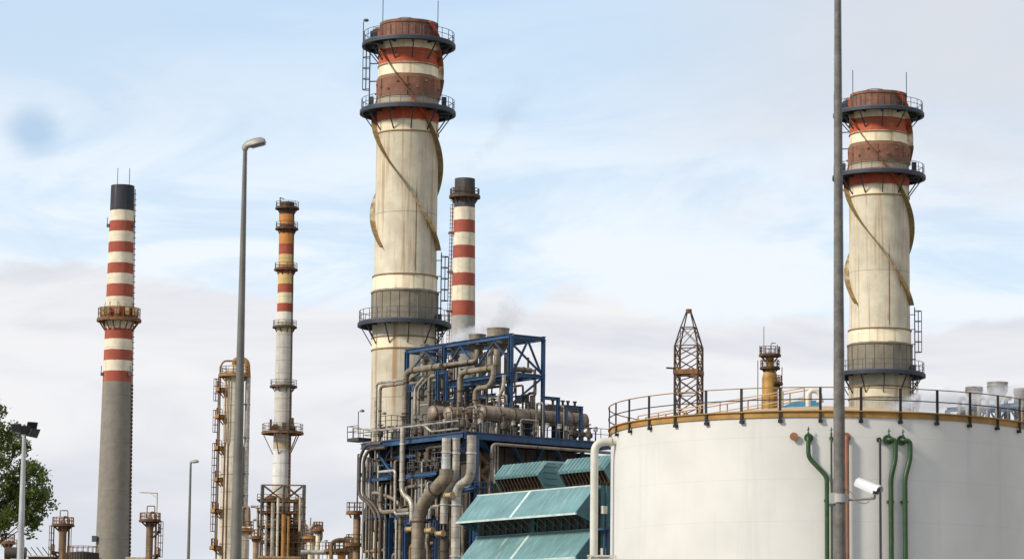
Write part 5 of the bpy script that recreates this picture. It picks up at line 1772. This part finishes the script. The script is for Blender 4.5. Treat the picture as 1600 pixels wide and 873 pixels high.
P = path([(403, 871), (470, 872)], lambda a_, b_: at(a_, b_, 503))
MB().tube(P, .3, 12).build('level_pipe', M['vessel_rust'], label='rusty level pipe low in front of the lattice tower', cat='pipe')
for (x, y, w_, D_, mt, lab) in ((497, 826, 7, 498, 'vessel', 'slim pale vessel right of the low brown vessel'), (516, 858, 8, 492, 'vessel', 'small rusty vessel left of the orange exchanger'), (547, 854, 6, 492, 'vessel', 'slim pale vessel right of the orange exchanger'), (400, 838, 9, 505, 'vessel_rust', 'small rusty vessel left of the lattice tower')):
    vessel(lab, x, y, w_, D_, mt, plat='rusty', plat_w=.45)
# slim rusty mast lamps
small_lamp(504, 873, 845, 495, 'thin lamp post right of the low brown vessel', .5)

# two small columns with round platforms at far left
def small_col(label, xc, ytop, wpx, D, side):
    p = at(xc, ytop, D); c_ = Vector((p.x, p.y, 0)); r = wpx / FPX * D / 2
    rt = thing('process_column', label, 'column', c_)
    z = p.z
    m = MB(); m.lathe(c_, [(r, 0), (r, z - 1.5), (r * 1.3, z - .8), (r * 1.25, z - .3), (r * .5, z + .5), (0, z + .6)], 20); m.build('shell', M['vessel_rust'], rt)
    ring_platform(rt, c_, z - .1, r, r + 1.1, M['rust_dark'], M['rusty'], 8, .3, 1.1, .09, 12, 1.0)
    m = MB()
    m.tube([c_ + Vector((-.5, 0, z + .2)), c_ + Vector((-.5, 0, z + 2.1)), c_ + Vector((.7, 0, z + 2.1)), c_ + Vector((.7, 0, z + .4))], .08, 8, .2)
    m.tube([c_ + Vector((0, 0, z)), c_ + Vector((.1, 0, z + 1.2)), c_ + Vector((.8, 0, z + 1.0)), c_ + Vector((.95, 0, z - 1)), c_ + Vector((.95, 0, 5))], .16, 8, .4)
    m.tube([c_ + Vector((1.3, .2, z + 1)), c_ + Vector((1.3, .2, 5))], .06, 6)
    m.build('top_pipe', M['rusty'], rt)
    for k_, (dz_, a) in enumerate(side):
        ring_platform(rt, c_, z - dz_, r, r + 1.1, M['rust_dark'], M['rusty'], 3, .3, 1.1, .09, 4, 1.0, a0=a - .6, a1=a + .6)
    m = MB()
    a = side[0][1]; e = Vector((math.cos(a), math.sin(a), 0))
    ladder(m, c_ + e * (r + .8) + Vector((0, 0, z - 8)), c_ + e * (r + .8) + Vector((0, 0, z)), e, .5, t=.09)
    m.build('ladder', M['rust_dark'], rt)
    return rt, c_, z, r
small_col('small rusty column with a ringed top platform between the tree and the left chimney', 98.5, 818, 12, 500, ((4.3, PI),))
rt, c_, z, r = small_col('small rusty column with a crane arm just right of the left chimney', 234.5, 811, 11, 500, ((1.8, .1), (5.5, -.1)))
m = MB(); q = at(245, 800, 500); m.bar(Vector((q.x, q.y, z)), Vector((q.x, q.y, zat(245, 769, 500))), .13); q2 = at(218, 769, 500); m.bar(Vector((q.x, q.y, zat(245, 770, 500))), Vector((q2.x, q2.y, zat(245, 769, 500))), .18); m.bar(Vector((q.x - 1.0, q.y, zat(245, 770, 500))), Vector((q.x, q.y, zat(245, 778, 500))), .08); m.build('crane_arm', M['vessel'], rt)

# low tank, roof and pipes along the bottom left
p = at(129, 863, 520)
lt = thing('low_tank', 'low grey ribbed tank with a rusty rail left of the striped chimney', 'tank', (p.x, p.y, 0))
c_ = Vector((p.x, p.y, 0))
m = MB(); m.lathe(c_, [(2.6, 0), (2.6, p.z), (0, p.z + .3)], 40)
for i in range(36):
    a = 2 * PI * i / 36; m.bar(c_ + Vector((math.cos(a) * 2.62, math.sin(a) * 2.62, 0)), c_ + Vector((math.cos(a) * 2.62, math.sin(a) * 2.62, p.z)), .12)
m.build('shell', M['casing'], lt)
m = MB(); m.ringbar(c_, 2.5, p.z + 1.0, .1, 36)
for i in range(18):
    a = 2 * PI * i / 18; e = Vector((math.cos(a), math.sin(a), 0)) * 2.5; m.bar(c_ + e + Vector((0, 0, p.z)), c_ + e + Vector((0, 0, p.z + 1)), .08)
m.build('railing', M['rusty'], lt)
p0, p1 = at(44, 869, 540), at(150, 868, 540); p1.z = p0.z
sh = thing('process_building', 'low tan building edge seen behind the ribbed tank', 'building', (p0.x, p0.y, 0))
m = MB(); m.box(((p0.x + p1.x) / 2, p0.y + 4, p0.z / 2), (p1.x - p0.x, 8, p0.z)); m.build('wall', M['casing'], sh)
m = MB(); m.box(((p0.x + p1.x) / 2, p0.y + 4, p0.z + .1), (p1.x - p0.x + .6, 8.6, .2)); m.build('roof', M['vessel'], sh)
m = MB()
for i in range(5):
    q = at(50 + i * 9, 868, 540); m.bar(q, q + Vector((-1.2, 0, 1.5)), .14)
m.build('vent', M['pipe_dark'], sh)
p0, p1 = at(199, 871, 540), at(228, 871, 540); p1.z = p0.z
sh = thing('process_building', 'low tan roof between the striped chimney and the small column with the crane arm', 'building', (p0.x, p0.y, 0))
m = MB(); m.box(((p0.x + p1.x) / 2, p0.y + 4, p0.z / 2 - .1), (p1.x - p0.x, 8, p0.z - .2)); m.build('wall', M['casing'], sh)
m = MB(); m.box(((p0.x + p1.x) / 2, p0.y + 4, p0.z), (p1.x - p0.x + .6, 8.6, .3)); m.build('roof', M['vessel'], sh)
rt, c_, z, r = vessel('small rusty column with platform low at the left edge under the tree', 12, 846, 10, 480, 'vessel_rust', plat='rusty', name='process_column')
P = path([(12, 863), (37, 864)], lambda a_, b_: at(a_, b_, 470))
dd = thing('horizontal_drum', 'grey horizontal drum low at the left edge under the tree', 'drum', P[0])
m = MB(); m.tube([P[0] - Vector((.35, 0, 0)), P[0], P[1], P[1] + Vector((.35, 0, 0))], .85, 20); m.build('shell', M['casing'], dd)
m = MB(); rail_line(m, [P[0] + Vector((-2, 0, .9)), P[1] + Vector((0, 0, .9))], 1.0, .08, 1.2); m.build('railing', M['rusty'], dd)
m = MB(); m.bar(Vector((P[0].x, P[0].y, 0)), P[0], .5); m.bar(Vector((P[1].x, P[1].y, 0)), P[1], .5); m.build('leg', M['rust_dark'], dd)

# ------------------------------------------------------------------ behind the tank: lattice flare tip and ochre column
DD = 500
p = at(1076, 560, DD)
c_ = Vector((p.x, p.y, 0))
dr = thing('lattice_mast', 'rusty lattice mast tapering to a point above the tank rim', 'lattice mast', c_)
zf = lambda y: zat(1076, y, DD)
rho = 2.58
angs = [R(29.5 + 90 * k_) for k_ in range(4)]
def cr_(k_, z, rr_): return c_ + Vector((math.cos(angs[k_ % 4]) * rr_, math.sin(angs[k_ % 4]) * rr_, z))
z_sh, z_tp = zf(541), zf(486)
zk = zf(512)
m = MB()
for k_ in range(4):
    m.bar(cr_(k_, 0, rho * 1.02), cr_(k_, z_sh, rho), .26)
m.build('leg', M['rust_dark'], dr)
m = MB()
for k_ in range(4):
    m.bar(cr_(k_, z_sh, rho), cr_(k_, zk, rho * .58), .17); m.bar(cr_(k_, zk, rho * .58), cr_(k_, z_tp, .38), .15)
m.build('spire', M['rust_dark'], dr)
m = MB()
lv = [zf(y) for y in (700, 676, 655, 640, 616, 592, 582, 560, 541)]
for a_, b_ in zip(lv, lv[1:]):
    for k_ in range(4):
        m.bar(cr_(k_, a_, rho), cr_(k_ + 1, b_, rho), .15); m.bar(cr_(k_ + 1, a_, rho), cr_(k_, b_, rho), .15)
for k_ in range(4):
    m.bar(cr_(k_, z_sh, rho), cr_(k_ + 1, zk, rho * .58), .09); m.bar(cr_(k_ + 1, z_sh, rho), cr_(k_, zk, rho * .58), .09)
    for z, rr_ in ((z_sh, rho), (zk, rho * .58)): m.bar(cr_(k_, z, rr_), cr_(k_ + 1, z, rr_), .14)
for z in lv[::2]:
    for k_ in range(4): m.bar(cr_(k_, z, rho), cr_(k_ + 1, z, rho), .13)
m.build('brace', M['rust_dark'], dr)
m = MB()
zq = zf(582)
for k_ in range(4):
    m.bar(cr_(k_, zq, rho * 1.05), cr_(k_ + 1, zq, rho * 1.05), .3, .75)
m.bar(cr_(2, zf(577), rho), cr_(2, zf(577), rho * 1.6), .25); m.build('collar', M['rusty'], dr)
m = MB(); m.tube([c_ + Vector((0, 0, zf(489))), c_ + Vector((0, 0, zf(483)))], .48, 10); m.build('tip', M['rusty'], dr)

p = at(1203, 560, DD)
c_ = Vector((p.x, p.y, 0))
oc = thing('process_column', 'ochre bottle shaped column with two ringed platforms behind the tank', 'column', c_)
zf = lambda y: zat(1203, y, DD)
m = MB(); m.lathe(c_, [(1.25, 0), (1.25, zf(591)), (1.05, zf(583)), (.65, zf(576)), (.62, zf(560)), (.85, zf(554)), (.85, zf(552)), (0, zf(551))], 28)
m.build('shell', mat('ochre_column_paint', (0.36, 0.185, 0.03), .6, 0, .4, .8, streak=(.12, .05, .02), st_amt=.6), oc)
ring_platform(oc, c_, zf(554), .7, 1.65, M['rust_dark'], M['rust_dark'], 8, .3, 1.2, .09, 12, 1.1)
ring_platform(oc, c_, zf(574), .7, 1.5, M['rust_dark'], M['rust_dark'], 8, .3, 1.1, .09, 10, .9)
ring_platform(oc, c_, zf(598), 1.25, 1.95, M['rust_dark'], M['rusty'], 8, .3, 1.1, .09, 6, .9, a0=-1.2, a1=.9)
m = MB()
for dx_, h in ((-.95, 44), (1.2, 16), (.2, 18), (-1.6, 14)):
    m.bar(c_ + Vector((dx_, 0, zf(554))), c_ + Vector((dx_, 0, zf(554 - h))), .07)
m.bar(c_ + Vector((.2, 0, zf(536))), c_ + Vector((.9, 0, zf(536))), .12)
m.bar(c_ + Vector((-1.9, 0, zf(640))), c_ + Vector((-1.9, 0, zf(563))), .09)
m.bar(c_ + Vector((1.9, 0, zf(640))), c_ + Vector((1.9, 0, zf(573))), .09)
m.build('rod', M['rust_dark'], oc)

# second boiler block's silencers and frame behind the tank, right edge
D8 = 322
def q8(x, y, dd_=0): return at(x, y, D8 + dd_)
bf = thing('steel_frame', 'blue and pale steel frame in steam behind the tank rim at the right edge', 'steel frame', (q8(1560, 700).x, D8, 0))
m = MB(); a_, b_ = q8(1480, 640), q8(1640, 612, -8); b_.z = a_.z + .0
m.ibeam(a_, b_, .45); m.ibeam(a_ + Vector((1.6, 3, 0)), b_ + Vector((1.6, 3, 0)), .4); m.build('beam', M['blue'], bf)
m = MB()
for i in range(6):
    q = a_ + (b_ - a_) * i / 5
    for off in (Vector((0, 0, 0)), Vector((1.6, 3, 0))): m.ibeam(Vector((q.x, q.y, 0)) + off, q + off, .35)
m.build('column', M['lamp_grey'], bf)
m = MB()
for i in range(5):
    q, q2 = a_ + (b_ - a_) * i / 5, a_ + (b_ - a_) * (i + 1) / 5
    m.bar(q, q2 - Vector((0, 0, 3.5)), .15); m.bar(q2, q - Vector((0, 0, 3.5)), .15)
m.build('brace', M['blue_dark'], bf)
def sil2(x, y, wpx, h, label, D=322):
    p = at(x, y, D); r = wpx / FPX * D / 2
    rt = thing('vent_silencer', label, 'silencer', (p.x, p.y, p.z - h))
    c_ = Vector((p.x, p.y, 0)); z = p.z
    m = MB(); m.lathe(c_, [(0, z - h - r), (r * .4, z - h - r), (r, z - h), (r, z - .15), (r * 1.04, z - .15), (r * 1.04, z), (r * .88, z), (r * .88, z - .5), (0, z - .5)], 28); m.build('body', M['pipe'], rt)
    m = MB(); m.ringbar(c_, r + .02, z - h * .5, .08, 28); m.build('hoop', M['rust_dark'], rt)
    m = MB(); m.tube([c_ + Vector((0, 0, z - h - r * .8)), c_ + Vector((0, 0, z - h - 4))], r * .3, 10); m.build('inlet_pipe', M['pipe'], rt)
sil2(1522, 604.5, 27, .7, 'wide vent silencer behind the tank rim, left of the widest one')
sil2(1558.5, 597, 32, .9, 'widest vent silencer above the tank rim near the right edge', 318)
sil2(1597, 607, 26, .7, 'vent silencer cut by the right edge of the picture', 316)
sil2(1432, 616, 13, 1.2, 'small vent silencer in steam just right of the right stack foot', 330)
ups = []
for i, x in enumerate((1500, 1512, 1530, 1543, 1572, 1588)):
    P = path([(x, 660), (x, 622), (x + 8, 618)], lambda a__, b__: at(a__, b__, 319))
    ups.append(MB().tube(P, .22, 10, .4).build('bent_pipe', M['pipe_lite' if i % 2 else 'pipe'], cat='pipe', group='bent pipes behind the tank rim'))
number(ups, 'pale bent pipe in the steam behind the tank rim')


# ------------------------------------------------------------------ tree at the left edge
leafm, t, b, co = new_mat('tree_leaves')
oi = t.n('ShaderNodeObjectInfo')
gi = t.n('ShaderNodeNewGeometry')
lc = t.mix(gi.outputs['Random Per Island'], (0.030, 0.058, 0.009), (0.130, 0.160, 0.026))
t.l(lc, b.inputs['Base Color'])
b.inputs['Roughness'].default_value = .55
try:
    b.inputs['Transmission Weight'].default_value = 0.0
    b.inputs['Subsurface Weight'].default_value = 0.0
except Exception: pass
tr_m = t.n('ShaderNodeBsdfTranslucent'); tr_m.inputs[0].default_value = (.14, .20, .03, 1)
mx = t.n('ShaderNodeMixShader'); mx.inputs[0].default_value = .3
out = [n for n in t.t.nodes if n.type == 'OUTPUT_MATERIAL'][0]
t.l(b.outputs[0], mx.inputs[1]); t.l(tr_m.outputs[0], mx.inputs[2]); t.l(mx.outputs[0], out.inputs[0])
bark = mat('tree_bark', (0.09, 0.07, 0.05), .9, 0, .4, 6)
DTREE = 108
pt = at(-75, 750, DTREE)
tb0 = Vector((pt.x, pt.y, 0))
tree = thing('tree', 'dark green leafy tree reaching in from the left edge', 'tree', tb0)
rt_ = random.Random(3)
m = MB()
m.tube([tb0, tb0 + Vector((.1, 0, 3)), tb0 + Vector((.0, 0, 6.5)), tb0 + Vector((.15, 0, 9.5))], .30, 14, r2=.08)
m.build('trunk', bark, tree)
clumps = []
m = MB()
def px2(x, y, dy=0): return at(x, y, DTREE + dy)
targets = [(2, 672, -.5), (20, 690, .3), (38, 672, .6), (14, 655, 0), (52, 700, 0), (30, 715, -.6), (8, 712, .8), (58, 722, .4), (44, 745, -.3), (70, 752, .2), (62, 778, .5), (76, 790, 0), (80, 766, -.3), (56, 790, -.5), (34, 760, .2), (16, 750, -.4),
           (22, 785, .5), (44, 775, .8), (60, 805, .2), (8, 795, 0), (28, 805, -.6), (6, 822, .4), (0, 622, 0), (-8, 650, .5), (-10, 700, 0), (-12, 760, .3), (70, 735, -.6), (66, 812, .1), (-30, 800, 0), (-30, 680, .5), (-40, 740, -.5), (-60, 640, 0), (-80, 700, .5), (-100, 760, 0), (-110, 660, 0), (-60, 830, 0), (-120, 820, .3), (-150, 720, 0)]
for (x, y, dy) in targets:
    x -= 20; y += 6
    q = px2(x, y, dy * 1.6)
    clumps.append((q, rt_.uniform(.30, .46)))
    st = tb0 + Vector((.05, 0, max(3.5, q.z - abs(q.x - tb0.x) * .55 - .6)))
    mid = (st + q) / 2 + Vector((rt_.uniform(-.2, .2), rt_.uniform(-.2, .2), rt_.uniform(.0, .3)))
    m.tube([st, mid, q], .055, 6, r2=.012)
for _ in range(46):
    a = rt_.uniform(0, 2 * PI); rr_ = rt_.uniform(.8, 3.0); z = rt_.uniform(6.2, 11.2)
    q = tb0 + Vector((math.cos(a) * rr_, math.sin(a) * rr_, z))
    if q.x > px2(-40, 700).x: continue
    clumps.append((q, rt_.uniform(.35, .6)))
m.build('branches', bark, tree)
m = MB()
for (q, rad) in clumps:
    ns = int(560 * (rad / .4) ** 2)
    subs = [q + Vector((rt_.gauss(0, 1), rt_.gauss(0, 1), rt_.gauss(0, .8))) * rad * .62 for _ in range(9)]
    for i in range(ns):
        s_ = subs[i % 9]
        c_ = s_ + Vector((rt_.gauss(0, 1), rt_.gauss(0, 1), rt_.gauss(0, 1))) * rad * .24
        d1 = Vector((rt_.gauss(0, 1), rt_.gauss(0, 1), rt_.gauss(-.3, .8))).normalized()
        d2 = d1.cross(Vector((rt_.gauss(0, 1), rt_.gauss(0, 1), rt_.gauss(0, 1)))).normalized()
        L = rt_.uniform(.07, .14); wd = L * .38
        n0 = len(m.v)
        m.v += [c_ - d1 * L * .5, c_ + d2 * wd, c_ + d1 * L * .5, c_ - d2 * wd]
        m.f.append([n0, n0 + 1, n0 + 2, n0 + 3])
m.build('crown', leafm, tree, flat=True)

# ------------------------------------------------------------------ steam
def plume(label, a, b_, r0, r1, D, dens, seed, th=.5, col=(.95, .95, .97), nsc=1.0):
    """a cone of steam from pixel a to pixel b at distance D; local X runs along it"""
    p0, p1 = at(*a, D), at(*b_, D)
    d_ = p1 - p0; L = d_.length
    m = MB(); n = 20
    prof = [(0.05, -r0 * .6), (r0 * .8, -r0 * .3), (r0, 0), (r1, L), (r1 * .7, L + r1 * .4), (.05, L + r1 * .6)]
    vs, fs = [], []
    for (rr_, x) in prof:
        for j in range(n):
            an = 2 * PI * j / n
            vs.append(Vector((x, math.cos(an) * rr_, math.sin(an) * rr_)))
    for i in range(len(prof) - 1):
        for j in range(n): fs.append([i * n + j, i * n + (j + 1) % n, (i + 1) * n + (j + 1) % n, (i + 1) * n + j])
    m.add(vs, fs)
    m_ = bpy.data.materials.new('steam_' + str(seed)); m_.use_nodes = True; m_.node_tree.nodes.clear()
    t = NT(m_.node_tree)
    out = t.n('ShaderNodeOutputMaterial'); pv = t.n('ShaderNodeVolumePrincipled')
    t.l(pv.outputs[0], out.inputs['Volume'])
    co = t.n('ShaderNodeTexCoord').outputs['Object']
    sp = t.n('ShaderNodeSeparateXYZ'); t.l(co, sp.inputs[0])
    x, y, z = sp.outputs
    rad = t.math('SQRT', t.math('ADD', t.math('MULTIPLY', y, y), t.math('MULTIPLY', z, z)))
    q = t.math('DIVIDE', rad, t.math('ADD', t.math('MULTIPLY', x, (r1 - r0) / L), r0))
    mp = t.n('ShaderNodeMapping'); t.l(co, mp.inputs[0]); mp.inputs['Location'].default_value = (seed * 7.3, seed * 3.1, 0)
    n_ = t.noise(mp.outputs[0], nsc, 6, .62, (.75, 1, 1), .5)
    v_ = t.math('SUBTRACT', t.math('ADD', n_, .22), t.math('MULTIPLY', q, .42))
    dn = t.sstep(v_, th, th + .2)
    ends = t.math('MULTIPLY', t.sstep(x, -r0 * .5, r0 * .6), t.sstep(x, L + r1 * .3, L * .35))
    edge = t.sstep(q, 1.0, .8)
    t.l(t.math('MULTIPLY', t.math('MULTIPLY', t.math('MULTIPLY', dn, ends), edge), dens), pv.inputs['Density'])
    pv.inputs['Color'].default_value = col + (1,)
    pv.inputs['Anisotropy'].default_value = .25
    o = m.build('steam', m_, label=label, cat='steam', kind='stuff', origin=(0, 0, 0))
    o.location = p0
    o.rotation_euler = d_.to_track_quat('X', 'Z').to_euler()
    return o
plume('white steam drifting right above the silencers beside the tallest stack', (697, 534), (815, 484), 1.3, 3.6, 330, 2.2, 1, .5, nsc=.55)
plume('white steam cloud drifting over the tank rim at the right', (1388, 638), (1630, 612), 1.9, 3.1, 306, 1.3, 2, .47, nsc=.6)
plume('faint grey vapour trail rising from the sooty striped chimney', (728, 268), (850, 110), 2.5, 9.5, 622, .05, 3, .5, (.55, .62, .72), nsc=.22)
